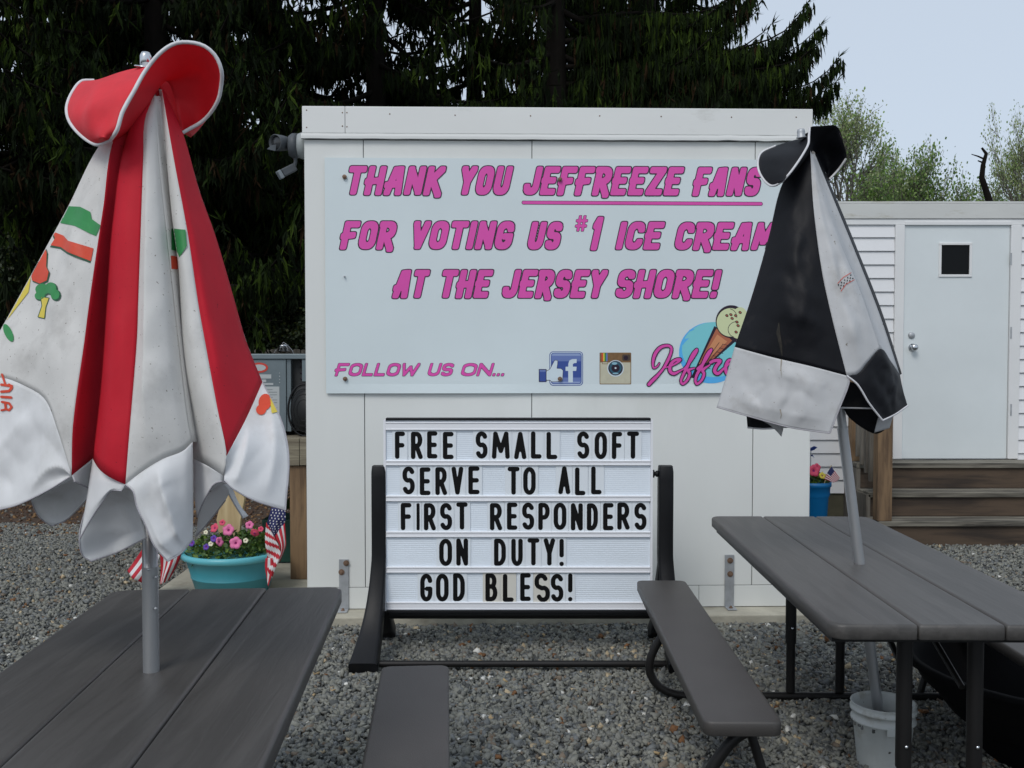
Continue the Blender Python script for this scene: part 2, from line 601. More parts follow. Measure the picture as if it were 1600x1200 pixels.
def shape_mesh(shapes, res, merge=True, cut=None):
    """shapes: ('s', pts, r) or ('s', pts, [r..]) or ('p', pts, grow). returns 2D verts, faces"""
    xs = [p[0] for s in shapes for p in s[1]]; ys = [p[1] for s in shapes for p in s[1]]
    g = max((max(s[2]) if isinstance(s[2], (list, tuple)) else abs(s[2])) for s in shapes) + 2 * res
    x0, x1, y0, y1 = min(xs) - g, max(xs) + g, min(ys) - g, max(ys) + g
    nx, ny = int((x1 - x0) / res) + 2, int((y1 - y0) / res) + 2
    gx, gy = x0 + res * np.arange(nx), y0 + res * np.arange(ny)
    X, Y = np.meshgrid(gx, gy)

    def field(sh):
        Fm = np.full(X.shape, 1e9)
        for s in sh:
            if s[0] == 's':
                pts = s[1]
                for k in range(max(1, len(pts) - 1)):
                    a, b = pts[k], pts[min(k + 1, len(pts) - 1)]
                    D, t = _seg_d(X, Y, a, b)
                    if len(s) > 3:
                        ex, ey = X - a[0] - t * (b[0] - a[0]), Y - a[1] - t * (b[1] - a[1])
                        ex = ex - s[3] * ey
                        D = (np.abs(ex) ** 3.6 + np.abs(ey) ** 3.6) ** (1 / 3.6)
                    r = s[2] if not isinstance(s[2], (list, tuple)) else s[2][k] * (1 - t) + s[2][min(k + 1, len(s[2]) - 1)] * t
                    Fm = np.minimum(Fm, D - r)
            else:
                pts = s[1]; ins = np.zeros(X.shape, bool); D = np.full(X.shape, 1e9)
                for k in range(len(pts)):
                    a, b = pts[k], pts[(k + 1) % len(pts)]
                    D = np.minimum(D, _seg_d(X, Y, a, b)[0])
                    if a[1] != b[1]:
                        c = ((a[1] > Y) != (b[1] > Y)) & (X < (b[0] - a[0]) * (Y - a[1]) / (b[1] - a[1]) + a[0])
                        ins ^= c
                Fm = np.minimum(Fm, np.where(ins, -D, D) - s[2])
        return Fm
    Fm = field(shapes)
    if cut:
        Fm = np.maximum(Fm, -field(cut))
    I = Fm < 0
    vs, fs = [], []
    allin = I[:-1, :-1] & I[1:, :-1] & I[:-1, 1:] & I[1:, 1:]
    anyin = I[:-1, :-1] | I[1:, :-1] | I[:-1, 1:] | I[1:, 1:]
    for j in range(ny - 1):
        row = allin[j]
        if row.any():
            i = 0
            while i < nx - 1:
                if row[i]:
                    k = i + 1
                    if merge:
                        while k < nx - 1 and row[k]:
                            k += 1
                    b = len(vs)
                    vs += [(gx[i], gy[j]), (gx[k], gy[j]), (gx[k], gy[j + 1]), (gx[i], gy[j + 1])]
                    fs.append((b, b + 1, b + 2, b + 3))
                    i = k
                else:
                    i += 1
        for i in np.nonzero(anyin[j] & ~row)[0]:
            cs = [(i, j), (i + 1, j), (i + 1, j + 1), (i, j + 1)]
            poly = []
            for q in range(4):
                (ia, ja), (ib, jb) = cs[q], cs[(q + 1) % 4]
                fa, fb = Fm[ja, ia], Fm[jb, ib]
                if fa < 0:
                    poly.append((gx[ia], gy[ja]))
                if (fa < 0) != (fb < 0):
                    t = fa / (fa - fb)
                    poly.append((gx[ia] + (gx[ib] - gx[ia]) * t, gy[ja] + (gy[jb] - gy[ja]) * t))
            if len(poly) >= 3:
                b = len(vs)
                vs += poly
                fs.append(tuple(range(b, b + len(poly))))
    return vs, fs


def arc(cx, cy, rx, ry, a0, a1, n=10):
    return [(cx + rx * math.cos(math.radians(a0 + (a1 - a0) * i / n)), cy + ry * math.sin(math.radians(a0 + (a1 - a0) * i / n))) for i in range(n + 1)]


def ell(cx, cy, rx, ry, n=28, rot=0):
    c, s = math.cos(math.radians(rot)), math.sin(math.radians(rot))
    return [(cx + rx * math.cos(t) * c - ry * math.sin(t) * s, cy + rx * math.cos(t) * s + ry * math.sin(t) * c)
            for t in [2 * math.pi * i / n for i in range(n)]]


_S = arc(.5, .77, .5, .23, 25, 180, 10) + arc(.5, .70, .5, .21, 190, 255, 5) + arc(.5, .30, .5, .22, 75, 0, 5) + arc(.5, .23, .5, .23, -5, -155, 10)
_O = arc(.5, .72, .5, .28, 0, 180, 12) + arc(.5, .28, .5, .28, 180, 360, 12) + [(1, .72)]
GL = {
    'A': (1.0, [[(0, 0), (.5, 1), (1, 0)], [(.2, .32), (.8, .32)]]),
    'B': (.95, [[(0, 0), (0, 1)], [(0, 1)] + arc(.5, .77, .38, .23, 90, -90, 8) + [(0, .54)], [(0, .54)] + arc(.5, .27, .5, .27, 90, -90, 8) + [(0, 0)]]),
    'C': (.95, [arc(.5, .72, .5, .28, 15, 180, 12) + arc(.5, .28, .5, .28, 180, 345, 12)]),
    'D': (.95, [[(0, 0), (0, 1)], [(0, 1)] + arc(.35, .65, .65, .35, 90, 0, 8) + arc(.35, .35, .65, .35, 0, -90, 8) + [(0, 0)]]),
    'E': (.85, [[(0, 0), (0, 1)], [(0, 1), (1, 1)], [(0, .5), (.9, .5)], [(0, 0), (1, 0)]]),
    'F': (.85, [[(0, 0), (0, 1)], [(0, 1), (1, 1)], [(0, .5), (.9, .5)]]),
    'G': (1.0, [arc(.5, .72, .5, .28, 15, 180, 12) + arc(.5, .28, .5, .28, 180, 360, 12) + [(1, .45)], [(.6, .45), (1, .45)]]),
    'H': (1.0, [[(0, 0), (0, 1)], [(1, 0), (1, 1)], [(0, .5), (1, .5)]]),
    'I': (.02, [[(0, 0), (0, 1)]]),
    'J': (.9, [[(1, 1), (1, .3)] + arc(.5, .27, .5, .27, 0, -170, 10)]),
    'K': (1.0, [[(0, 0), (0, 1)], [(1, 1), (.1, .45)], [(.35, .6), (1, -.05)]]),
    'L': (.8, [[(0, 1), (0, 0), (1, 0)]]),
    'M': (1.35, [[(0, 0), (.1, 1), (.5, .25), (.9, 1), (1, 0)]]),
    'N': (1.0, [[(0, 0), (0, 1), (1, 0), (1, 1)]]),
    'O': (1.0, [_O]),
    'P': (.95, [[(0, 0), (0, 1)], [(0, 1)] + arc(.5, .73, .5, .27, 90, -90, 10) + [(0, .46)]]),
    'R': (.95, [[(0, 0), (0, 1)], [(0, 1)] + arc(.5, .74, .45, .26, 90, -90, 10) + [(0, .48)], [(.45, .48), (1, -.02)]]),
    'S': (.95, [_S]),
    'T': (1.0, [[(.5, 0), (.5, 1)], [(0, 1), (1, 1)]]),
    'U': (1.0, [[(0, 1), (0, .3)] + arc(.5, .28, .5, .28, 180, 360, 12) + [(1, 1)]]),
    'V': (1.0, [[(0, 1), (.5, 0), (1, 1)]]),
    'W': (1.5, [[(0, 1), (.2, 0), (.5, .75), (.75, 0), (1, 1)]]),
    'Y': (1.0, [[(0, 1), (.5, .45), (.5, 0)], [(1, 1), (.5, .45)]]),
    'Z': (1.0, [[(0, 1), (1, 1), (0, 0), (1, 0)]]),
    '#': (1.0, [[(.25, 0), (.25, 1)], [(.75, 0), (.75, 1)], [(0, .3), (1, .3)], [(0, .7), (1, .7)]]),
    '1': (.3, [[(1, 0), (1, 1), (0, .8)]]),
    '!': (.02, [[(0, .38), (0, 1)], [(0, 0), (0, .001)]]),
    '.': (.02, [[(0, 0), (0, .001)]]),
}
# the banner's puffy italic: bars poke out left of the stem, legs kick below the line
BG = dict(GL)
BG['E'] = (.9, [[(0, 0), (0, 1)], [(0, 1), (1, 1)], [(-.1, .52), (.8, .52)], [(0, 0), (.95, 0)]])
BG['F'] = (.9, [[(0, -.02), (0, 1)], [(0, 1), (1, 1)], [(-.18, .45), (.75, .5)]])
BG['H'] = (1.0, [[(0, -.02), (0, 1)], [(1, -.02), (1, 1)], [(-.15, .45), (1, .5)]])
BG['A'] = (1.05, [[(0, -.02), (.42, .98), (.8, 1), (.95, -.02)], [(-.08, .30), (.85, .34)]])
BG['R'] = (1.0, [[(0, -.02), (0, 1)], [(-.1, 1)] + arc(.5, .74, .48, .26, 90, -90, 10) + [(.1, .48)], [(.4, .48), (1.05, -.12)]])
BG['K'] = (1.0, [[(0, -.02), (0, 1)], [(1, 1), (.1, .45)], [(.3, .55), (1.05, -.12)]])
BG['1'] = (.35, [[(.8, -.02), (.8, 1), (.1, .78)]])


def word_shapes(word, x0, x1, z0, z1, r, slant=0.0, gap=.26, font=GL, ry=None):
    """stroke shapes for a word filling x0..x1, z0..z1 (upright z); r is the stroke half width"""
    h = z1 - z0 - 2 * r
    tot = sum(font[c][0] for c in word)
    n = len(word)
    width = x1 - x0 - slant * (h)
    # each glyph: 2r + w*k ; gaps g
    g = gap * r * 2
    k = (width - n * 2 * r - (n - 1) * g) / max(tot, .1)
    out = []
    x = x0
    for c in word:
        wf, st = font[c]
        gw = wf * k
        for s in st:
            pts = [(x + r + px * gw + slant * (py * h), z0 + r + py * h) for px, py in s]
            out.append((c, pts))
        x += gw + 2 * r + g
    # group by glyph
    res, cur, i = [], [], 0
    idx = 0
    for c in word:
        cnt = len(font[c][1])
        res.append([('s', p, r) for _, p in out[idx:idx + cnt]])
        idx += cnt
    return res


def put_flat(mb, shapes, fr, d, res, m, cut=None, grow=0.0, thick=0.0):
    sh = []
    for s in shapes:
        if isinstance(s[2], (list, tuple)):
            sh.append((s[0], s[1], [a + grow for a in s[2]]))
        else:
            sh.append((s[0], s[1], s[2] + grow) + tuple(s[3:]))
    v, f = shape_mesh(sh, res, cut=cut)
    mb.add([fr(x, d, z) for x, z in v], f, m)


def frame(P0, yaw):
    """local (u right along wall, d depth into wall, z up) -> world"""
    c, s = math.cos(yaw), math.sin(yaw)
    P0 = Vector(P0)

    def fr(u, d, z):
        return Vector((P0.x + u * c - d * s, P0.y + u * s + d * c, P0.z + z))
    n = Vector((-s, c, 0))
    ux = Vector((c, s, 0))

    def inv(px, py, d=0.0):
        r = ray(px, py)
        q = P0 + n * d
        t = (q - EYE).dot(n) / r.dot(n)
        p = EYE + r * t - q
        return p.dot(ux), p.z + 0.0
    return fr, inv


# ------------------------------------------------------------------ ground
def ground_mat():
    m = mat('gravel_ground', (.055, .06, .062), .9)
    n = m.node_tree; p = n.nodes['Principled BSDF']
    tc = n.nodes.new('ShaderNodeTexCoord')
    v = n.nodes.new('ShaderNodeTexVoronoi'); v.inputs['Scale'].default_value = 60
    n.links.new(tc.outputs['Object'], v.inputs[0])
    r = n.nodes.new('ShaderNodeValToRGB')
    e = r.color_ramp.elements
    e[0].position = 0; e[0].color = (.05, .054, .056, 1)
    e[1].position = 1; e[1].color = (.16, .17, .17, 1)
    x = e.new(.9); x.color = (.11, .115, .115, 1)
    sep = n.nodes.new('ShaderNodeSeparateColor')
    n.links.new(v.outputs['Color'], sep.inputs[0])
    n.links.new(sep.outputs[0], r.inputs[0])
    n.links.new(r.outputs[0], p.inputs['Base Color'])
    b = n.nodes.new('ShaderNodeBump'); b.inputs['Strength'].default_value = 1; b.inputs['Distance'].default_value = .015
    n.links.new(v.outputs['Distance'], b.inputs['Height'])
    b.invert = True
    n.links.new(b.outputs[0], p.inputs['Normal'])
    return m


g = MB()
g.add([(-400, -30, 0), (400, -30, 0), (400, 700, 0), (-400, 700, 0)], [(0, 1, 2, 3)])
g.build('ground', ground_mat(), kind='structure')
mulch_m = mat('leaf_mulch', (.055, .034, .022), .95, .5, 14, .9, 30, col2=(.10, .072, .05), c2scale=24, c2lo=.5, c2hi=.7, speck=((.30, .28, .24), 60, .72))
g = MB()
g.add([(-14, 8.4, .004), (-1.2, 8.0, .004), (-1.2, 40, .004), (-40, 40, .004), (-30, 9, .004)], [(0, 1, 2, 3, 4)])
g.build('mulch_bed', mulch_m, kind='structure')

# concrete pad under the booth and to its left
booth_P = at(481, 955, F / 276.0); booth_P.z = .06
BYAW = math.radians(1.4)
bfr, binv = frame((booth_P.x, booth_P.y, .0), BYAW)
pad = MB()
pad.box(-.02, 2.90, -.17, .6, -.02, .06, 0, bfr)
lp = ath(255, 917, .06)
pad.box(lp.x - booth_P.x, -.021, -.19, 1.25, -.02, .058, 0, bfr)
pad.build('concrete_pad', M['concrete'], kind='structure', bevel=.008)


def stones(name, areas, mats, weights, size=(.009, .019), z=.004):
    """crushed stone: every stone a jittered, squashed little block"""
    P = []
    for (poly, dens) in areas:
        xs = [p[0] for p in poly]; ys = [p[1] for p in poly]
        A = (max(xs) - min(xs)) * (max(ys) - min(ys))
        n = int(A * dens)
        X = rng.uniform(min(xs), max(xs), n); Y = rng.uniform(min(ys), max(ys), n)
        ins = np.zeros(n, bool)
        for k in range(len(poly)):
            a, b = poly[k], poly[(k + 1) % len(poly)]
            if a[1] != b[1]:
                ins ^= ((a[1] > Y) != (b[1] > Y)) & (X < (b[0] - a[0]) * (Y - a[1]) / (b[1] - a[1]) + a[0])
        P.append(np.stack([X[ins], Y[ins]], 1))
    P = np.concatenate(P)
    n = len(P)
    base = np.array([(x, y, zz) for zz in (-1, 1) for y in (-1, 1) for x in (-1, 1)], float)
    V = np.repeat(base[None], n, 0) + rng.uniform(-.75, .30, (n, 8, 3)) * np.sign(base)[None]
    s = rng.uniform(size[0], size[1], (n, 1)) * rng.choice([.7, 1.0, 1.0, 1.25], (n, 1))
    sc = np.concatenate([s * rng.uniform(.5, .75, (n, 1)), s * rng.uniform(.35, .6, (n, 1)), s * rng.uniform(.2, .42, (n, 1))], 1)
    V = V * sc[:, None, :]
    q = rng.normal(size=(n, 4)); q[:, 1:3] *= .45; q /= np.linalg.norm(q, axis=1)[:, None]
    w, x, y, zq = q.T
    R = np.stack([np.stack([1 - 2 * (y * y + zq * zq), 2 * (x * y - zq * w), 2 * (x * zq + y * w)], 1),
                  np.stack([2 * (x * y + zq * w), 1 - 2 * (x * x + zq * zq), 2 * (y * zq - x * w)], 1),
                  np.stack([2 * (x * zq - y * w), 2 * (y * zq + x * w), 1 - 2 * (x * x + y * y)], 1)], 1)
    V = np.einsum('nij,nkj->nki', R, V)
    V[:, :, 0] += P[:, 0:1]; V[:, :, 1] += P[:, 1:2]
    V[:, :, 2] += z + rng.uniform(-.002, .008, (n, 1))
    faces = np.array([(0, 2, 3, 1), (4, 5, 7, 6), (0, 1, 5, 4), (2, 6, 7, 3), (0, 4, 6, 2), (1, 3, 7, 5)])
    FI = (faces[None] + (np.arange(n) * 8)[:, None, None]).reshape(-1)
    me = bpy.data.meshes.new(name)
    me.vertices.add(n * 8); me.vertices.foreach_set('co', V.reshape(-1))
    me.loops.add(len(FI)); me.loops.foreach_set('vertex_index', FI.astype(np.int32))
    me.polygons.add(n * 6)
    me.polygons.foreach_set('loop_start', np.arange(n * 6, dtype=np.int32) * 4)
    me.polygons.foreach_set('loop_total', np.full(n * 6, 4, np.int32))
    mi = rng.choice(len(mats), n, p=np.array(weights) / sum(weights))
    for m in mats:
        me.materials.append(m)
    me.polygons.foreach_set('material_index', np.repeat(mi, 6).astype(np.int32))
    me.update(calc_edges=True)
    o = bpy.data.objects.new(name, me)
    COL.objects.link(o)
    o['kind'] = 'stuff'
    return o


gm = [mat('slate_stone', (.185, .188, .172), .85, .25, 30, spec=.25), mat('slate_stone_blue', (.155, .165, .166), .8, .2, 30, spec=.25), mat('slate_stone_dark', (.085, .09, .088), .85, .2, 30, spec=.25),
      mat('green_grey_stone', (.22, .222, .194), .85, .2, 30, spec=.25), mat('brown_stone', (.17, .135, .10), .85, .2, 30), mat('tan_pebble', (.42, .34, .22), .8, .2, 30), mat('white_pebble', (.6, .6, .56), .8, .1, 30)]
stones('gravel', [
    ([(-2.2, 2.3), (3.2, 2.3), (3.6, 5.45), (-2.4, 5.45)], 5200),
    ([(-6.5, 4.6), (-2.3, 3.6), (-2.3, 6.2), (-1.9, 6.6), (-1.6, 8.3), (-6.5, 8.8)], 3300),
    ([(1.2, 5.46), (4.0, 5.46), (5.6, 8.0), (1.7, 8.0)], 2200),
], gm, [32, 15, 12, 32, 4, 1.0, .8], size=(.012, .026))
stones('leaf_litter', [([(-1.2, 2.4), (3.0, 2.4), (3.4, 5.4), (-1.8, 5.4)], 26), ([(-6, 4.6), (-2.3, 3.8), (-1.9, 8), (-6, 8.6)], 22)], [mat('brown_litter', (.16, .075, .03), .9, .4, 30), mat('pale_litter', (.36, .27, .15), .9, .3, 30)], [60, 40], size=(.012, .026), z=.012)
stones('mulch_litter', [([(-8, 8.1), (-1.3, 7.9), (-1.3, 12), (-9, 12)], 330)],
       [mat('bark_chip', (.09, .05, .03), .9, .3, 30), mat('dry_leaf', (.20, .115, .05), .9, .3, 30), gm[6], gm[0]], [60, 26, 2.0, 12], size=(.012, .03))

# ------------------------------------------------------------------ white booth
booth = thing('white_booth', 'white panelled walk-in kiosk with flat fascia roof behind the letter sign', 'booth', (booth_P.x, booth_P.y, .06))
BW = binv(1265, 700)[0]                         # width
ztop = binv(474, 211)[1]                        # underside of drip trim
zf0, zf1 = binv(474, 210)[1], binv(474, 167)[1]
zb = binv(560, 918)[1]
su = [0.0, binv(569, 500)[0], binv(831, 500)[0], binv(1178, 500)[0], BW]
core = MB(); core.box(.004, BW - .004, .006, 2.4, .062, zf0 - .004, 0, bfr)
core.build('wall_core', M['seam'], booth)
for i in range(4):
    p = MB(); p.box(su[i] + (.0022 if i else 0), su[i + 1] - (.0022 if i < 3 else 0), 0, .03, zb + .0025, zf0 - .03, 0, bfr)
    p.build('wall_panel', M['panel'], booth, bevel=.0015)
jb = binv(1092, 930)[0]
for a, b in ((0, jb - .0015), (jb + .0015, BW)):
    p = MB(); p.box(a, b, -.002, .03, .064, zb - .001, 0, bfr); p.build('base_panel', M['panel'], booth, bevel=.0015)
p = MB(); p.box(-.002, .0, .0, 2.4, .064, zf0 - .03, 0, bfr); p.box(BW, BW + .002, 0, 2.4, .064, zf0 - .03, 0, bfr)
p.build('side_panel', M['panel'], booth)
fx = binv(540, 190)[0]
fl, frr = binv(473, 190)[0], binv(1268, 190)[0]
for a, b in ((fl, fx - .001), (fx + .001, frr)):
    p = MB(); p.box(a, b, -.022, .02, zf0 + .004, zf1, 0, bfr); p.build('fascia_board', M['fascia'], booth, bevel=.003)
p = MB(); p.box(fl, frr, .021, 2.45, zf1 - .06, zf1 - .002, 0, bfr); p.build('roof_slab', M['fascia'], booth)
# rippled drip trim below the fascia
p = MB()
N = 90
vs = []; fs = []
for i in range(N + 1):
    u = fl - .006 + (frr - fl + .012) * i / N
    wob = .0022 * noise.noise(Vector((u * 9, 0, 0))) * (2.2 if u > 2.2 else 1)
    zl, zu = zf0 - .026 + wob, zf0 + .002 + wob * .4
    vs += [bfr(u, -.0255, zl), bfr(u, -.0262, (zl + zu) / 2), bfr(u, -.0245, zu), bfr(u, .0, zu), bfr(u, 0, zl)]
for i in range(N):
    for k in range(5):
        a, b = i * 5 + k, i * 5 + (k + 1) % 5
        fs.append((a, b, b + 5, a + 5))
p.add(vs, fs, 0, False); p.build('drip_trim', M['fascia'], booth)
riv = MB(); riv.lathe(bfr(0, -.022, 0), [(.0001, -.002), (.003, -.0015), (.0045, .0005)], 8, axis=(0, 1, 0))
rv = None
for (x, y) in [(479, 172), (479, 199), (535, 176), (542, 176), (535, 197), (542, 198), (609, 178), (711, 180), (829, 181), (937, 181), (1033, 182), (1143, 183), (1244, 183)]:
    u, z = binv(x, y, -.022)
    c = bfr(u, -.022, z)
    if rv is None:
        q = MB(); q.lathe(c, [(.0001, -.0025), (.003, -.002), (.0048, .001)], 8, axis=(0, 1, 0))
        rv = q.build('rivet', M['rust'], booth, base=c)
    else:
        o = rv.copy(); COL.objects.link(o); o.parent = booth; o.location = c - booth.location
for (x, yt, yb, bolts) in ((537, 874, 957, [(541, 880), (533.5, 894)]), (1140, 867, 948, [(1141, 876), (1141, 897)])):
    u, z1 = binv(x, yt, -.01)
    q = MB(); q.box(u - .027, u + .027, -.010, -.0045, .068, z1, 0, bfr); q.box(u - .027, u + .027, -.085, -.0105, .0625, .068, 0, bfr)
    br = q.build('anchor_bracket', M['galv'], booth, bevel=.001)
    for (bx_, by_) in bolts:
        uu, zz = binv(bx_, by_, -.012)
        q = MB(); q.lathe(bfr(uu, -.010, zz), [(.017, .0), (.017, -.003), (.009, -.0032), (.009, -.009), (.0001, -.010)], 14, smooth=False, axis=(0, 1, 0)); q.build('bolt', M['rust'], br)
    q = MB(); q.lathe(bfr(u, -.05, .068), [(.012, 0), (.012, .003), (.008, .0035), (.006, .012), (.0001, .013)], 10, smooth=False); q.build('bolt', M['rust'], br)

# ------------------------------------------------------------------ printed banner on the booth
b0 = binv(507, 246, -.02); b1 = binv(1222, 614, -.02)
banner = thing('thank_you_sign', 'pale blue sign board with pink THANK YOU lettering screwed to the kiosk wall', 'sign', bfr(b0[0], -.02, b1[1]))
q = MB()
nb = 40
vs = []; fs = []
for i in range(nb + 1):
    u = b0[0] + (b1[0] - b0[0]) * i / nb
    sag = -.006 * math.sin(math.pi * ((i * 2 / nb) % 1)) 
    vs += [bfr(u, -.016, b0[1]), bfr(u, -.016, b0[1] * .04 + b1[1] * .96), bfr(u, -.016 + sag, b1[1]), bfr(u, -.012 + sag, b1[1]), bfr(u, -.012, b0[1] * .04 + b1[1] * .96), bfr(u, -.012, b0[1])]
for i in range(nb):
    for k in range(6):
        a, b = i * 6 + k, i * 6 + (k + 1) % 6
        fs.append((a, b, b + 6, a + 6))
q.add(vs, fs, 0, False)
q.add([vs[k] for k in range(6)], [(5, 4, 3, 2, 1, 0)]); q.add([vs[nb * 6 + k] for k in range(6)], [(0, 1, 2, 3, 4, 5)])
q.build('sign_sheet', M['banner'], banner)
DD = -.0168
RES = .0033


def bword(mb, word, xa, xb, yt, yb, r, slant=.22, font=BG, gap=.02, edge=.0052, res=RES):
    ym = (yt + yb) / 2
    x0, _ = binv(xa, ym, DD); x1, _ = binv(xb, ym, DD)
    _, z1 = binv((xa + xb) / 2, yt, DD); _, z0 = binv((xa + xb) / 2, yb, DD)
    gs = [[(a_[0], a_[1], a_[2], slant) for a_ in g_] for g_ in word_shapes(word, x0, x1, z0, z1, r, slant, gap, font)]
    for k, sh in enumerate(gs):
        put_flat(mb, sh, bfr, DD - .00012 * (2 * k), res, 0, grow=0)          # dark edge
        put_flat(mb, sh, bfr, DD - .00012 * (2 * k + 1), res, 1, grow=-edge)


R0 = .0234
lines = [
    [('THANK', 537, 698, 258, 306), ('YOU', 713, 803, 258, 306), ('JEFFREEZE', 815, 1070, 259, 306.5), ('FANS', 1081, 1194, 260, 307.5)],
    [('FOR', 530, 623, 344, 391), ('VOTING', 638, 807, 344, 391), ('US', 822, 882, 345, 391.5), ('1', 918, 945, 337, 392), ('ICE', 961, 1040, 345, 391.5), ('CREAM', 1052, 1216, 346, 392)],
    [('AT', 612, 673, 420, 467), ('THE', 683, 772, 420, 467), ('JERSEY', 782, 951, 420, 467), ('SHORE!', 959, 1129, 420, 467)],
]
for ln in lines:
    q = MB()
    for (w, xa, xb, yt, yb) in ln:
        bword(q, w, xa, xb, yt, yb, R0)
    if ln[0][0] == 'FOR':
        bword(q, '#', 897, 920, 336, 362, .0095, .18, gap=.1, edge=.0022)
    if ln[0][0] == 'THANK':
        (xa, za), (xb, zb_) = binv(818, 316.5, DD), binv(1189, 318.5, DD)
        put_flat(q, [('s', [(xa, za), (xb, zb_)], .011)], bfr, DD - .0001, RES, 0)
        put_flat(q, [('s', [(xa, za), (xb, zb_)], .0085)], bfr, DD - .0002, RES, 1)
    q.build('lettering', [M['ink'], M['pink']], banner)
q = MB()
for (w, xa, xb) in (('FOLLOW', 523, 657), ('US', 667, 711), ('ON...', 719, 793)):
    bword(q, w, xa, xb, 567, 588, .0093, .30, gap=.25, edge=.0020, res=.0022)
q.build('lettering', [M['ink'], M['pink']], banner)
# thumb and f logo
def bp(x, y, d=DD):
    return binv(x, y, d)


def poly_px(pts):
    return [bp(x, y) for x, y in pts]


def crop(pts, ox, oy, s):
    return [(ox + x * s, oy + y * s) for x, y in pts]


def rrect(x0, y0, x1, y1, r):
    return arc(x1 - r, y0 + r, r, r, -90, 0, 5) + arc(x1 - r, y1 - r, r, r, 0, 90, 5) + arc(x0 + r, y1 - r, r, r, 90, 180, 5) + arc(x0 + r, y0 + r, r, r, 180, 270, 5)


cs = .10625
q = MB()
lay = [0]


def layer(pts_px, mi, kind='p', r=0.0, res=.0022):
    lay[0] += 1
    put_flat(q, [(kind, pts_px, r)], bfr, DD - .00008 * lay[0], res, mi)


def cp(pts):
    return poly_px(crop(pts, 830, 540, cs))


layer(cp(rrect(268, 85, 762, 590, 55)), 0)
layer(cp(rrect(278, 93, 752, 580, 50)), 3)
layer(cp(rrect(290, 104, 742, 568, 42)), 0)
layer(cp(rrect(300, 114, 732, 556, 36)), 2)
layer(cp([(300, 150), (732, 150), (732, 250), (300, 250)]), 1)
layer(cp([(300, 230), (732, 230), (732, 470), (300, 470)]), 0)
layer(cp([(300, 470), (732, 470), (732, 530), (300, 530)]), 1)
layer(cp([(505, 310), (545, 310), (545, 270), (560, 220), (600, 200), (668, 197), (668, 255), (630, 258), (612, 275), (612, 310), (668, 310), (662, 372), (612, 372), (612, 540), (545, 540), (545, 372), (505, 372)]), 3)
thumb = [(222, 375), (270, 350), (290, 320), (345, 215), (390, 218), (388, 270), (378, 335), (440, 338), (468, 365), (462, 500), (440, 528), (300, 532), (275, 508), (222, 510)]
layer(cp(thumb), 4, r=.0012)
layer(cp(thumb), 3, r=-.0012)
layer(cp([(112, 345), (225, 345), (225, 535), (112, 535)]), 4)
layer(cp([(122, 355), (215, 355), (215, 527), (122, 527)]), 0)
layer(cp([(122, 355), (215, 355), (215, 385), (122, 385)]), 1)
q.build('thumb_logo', [M['fb'], M['fb2'], M['fb3'], M['fbw'], M['ink']], banner)
q = MB(); lay[0] = 0
layer(cp(rrect(1006, 103, 1470, 570, 12)), 1)
layer(cp(rrect(1016, 112, 1460, 560, 12)), 0)
layer(cp([(1008, 104), (1468, 104), (1468, 248), (1008, 248)]), 1)
for k, mi in enumerate((4, 5, 6, 7)):
    layer(cp([(1035 + 22 * k, 108), (1057 + 22 * k, 108), (1057 + 22 * k, 232), (1035 + 22 * k, 232)]), mi)
layer(cp([(1042, 240), (1128, 240), (1128, 272), (1042, 272)]), 1)
layer(cp([(1048, 245), (1122, 245), (1122, 264), (1048, 264)]), 0)
layer(cp(ell(1240, 335, 122, 122)), 8)
layer(cp(ell(1240, 332, 108, 108)), 2)
layer(cp(ell(1240, 325, 92, 92)), 9)
layer(cp(ell(1240, 330, 60, 60)), 2)
layer(cp(ell(1225, 262, 40, 20)), 3)
layer(cp(ell(1240, 410, 45, 12)), 3)
layer(cp(ell(1240, 330, 14, 14)), 8)
layer(cp(rrect(1338, 130, 1456, 222, 24)), 10)
layer(cp(ell(1392, 180, 34, 34)), 2)
q.build('camera_logo', [M['camcr'], M['cambr'], M['ink'], mat('lens_glint', (.25, .45, .55), .3), M['p_orange'], M['p_yellow'], M['p_green'], M['fb2'], M['fbw'], mat('lens_blue', (.03, .10, .15), .3), mat('viewfinder', (.07, .05, .035), .4)], banner)
# cone logo with script
q = MB(); lay[0] = 0


def cc(pts):
    return poly_px(crop(pts, 1000, 460, .125))


layer(cc(ell(890, 730, 402, 382, 60)), 1)
layer(cc(ell(925, 690, 400, 345, 60)), 0)
layer(cc([(545, 560), (615, 545), (560, 600), (530, 640)]), 1)
layer(cc([(600, 470), (700, 440), (640, 455), (700, 430), (620, 440)]), 1)
layer(cc([(930, 400), (1220, 560), (670, 1040), (640, 1040), (710, 890)]), 2, r=.0015)
layer(cc([(955, 425), (1160, 570), (840, 880), (780, 900), (735, 870)]), 3)
layer(cc([(965, 500), (1090, 590), (800, 850), (760, 840)]), 4)
for k in range(7):
    a = (1030 - k * 40, 620 + k * 48); b = (1120 - k * 40, 660 + k * 48 - 18)
    layer(cc([a, b]), 2, 's', .0014)
for k in range(3):
    layer(cc([(990 + k * 50, 600 + k * 20), (800 + k * 30, 870)]), 2, 's', .0014)
layer(cc([(820, 860), (880, 840), (880, 900), (700, 990), (710, 900)]), 2)
layer(cc(ell(1140, 340, 195, 205, 50)), 2)
layer(cc(ell(1260, 440, 180, 170, 50)), 2)
layer(cc(ell(1130, 350, 172, 178, 50)), 5)
layer(cc([(975, 400), (1140, 250), (1200, 480), (1090, 500), (1010, 450)]), 5)
layer(cc(ell(1250, 270, 90, 110, 40)), 5)
layer(cc(ell(1270, 440, 170, 120, 50)), 5)
layer(cc(arc(1210, 440, 110, 100, 110, 260, 12)), 2, 's', .0016)
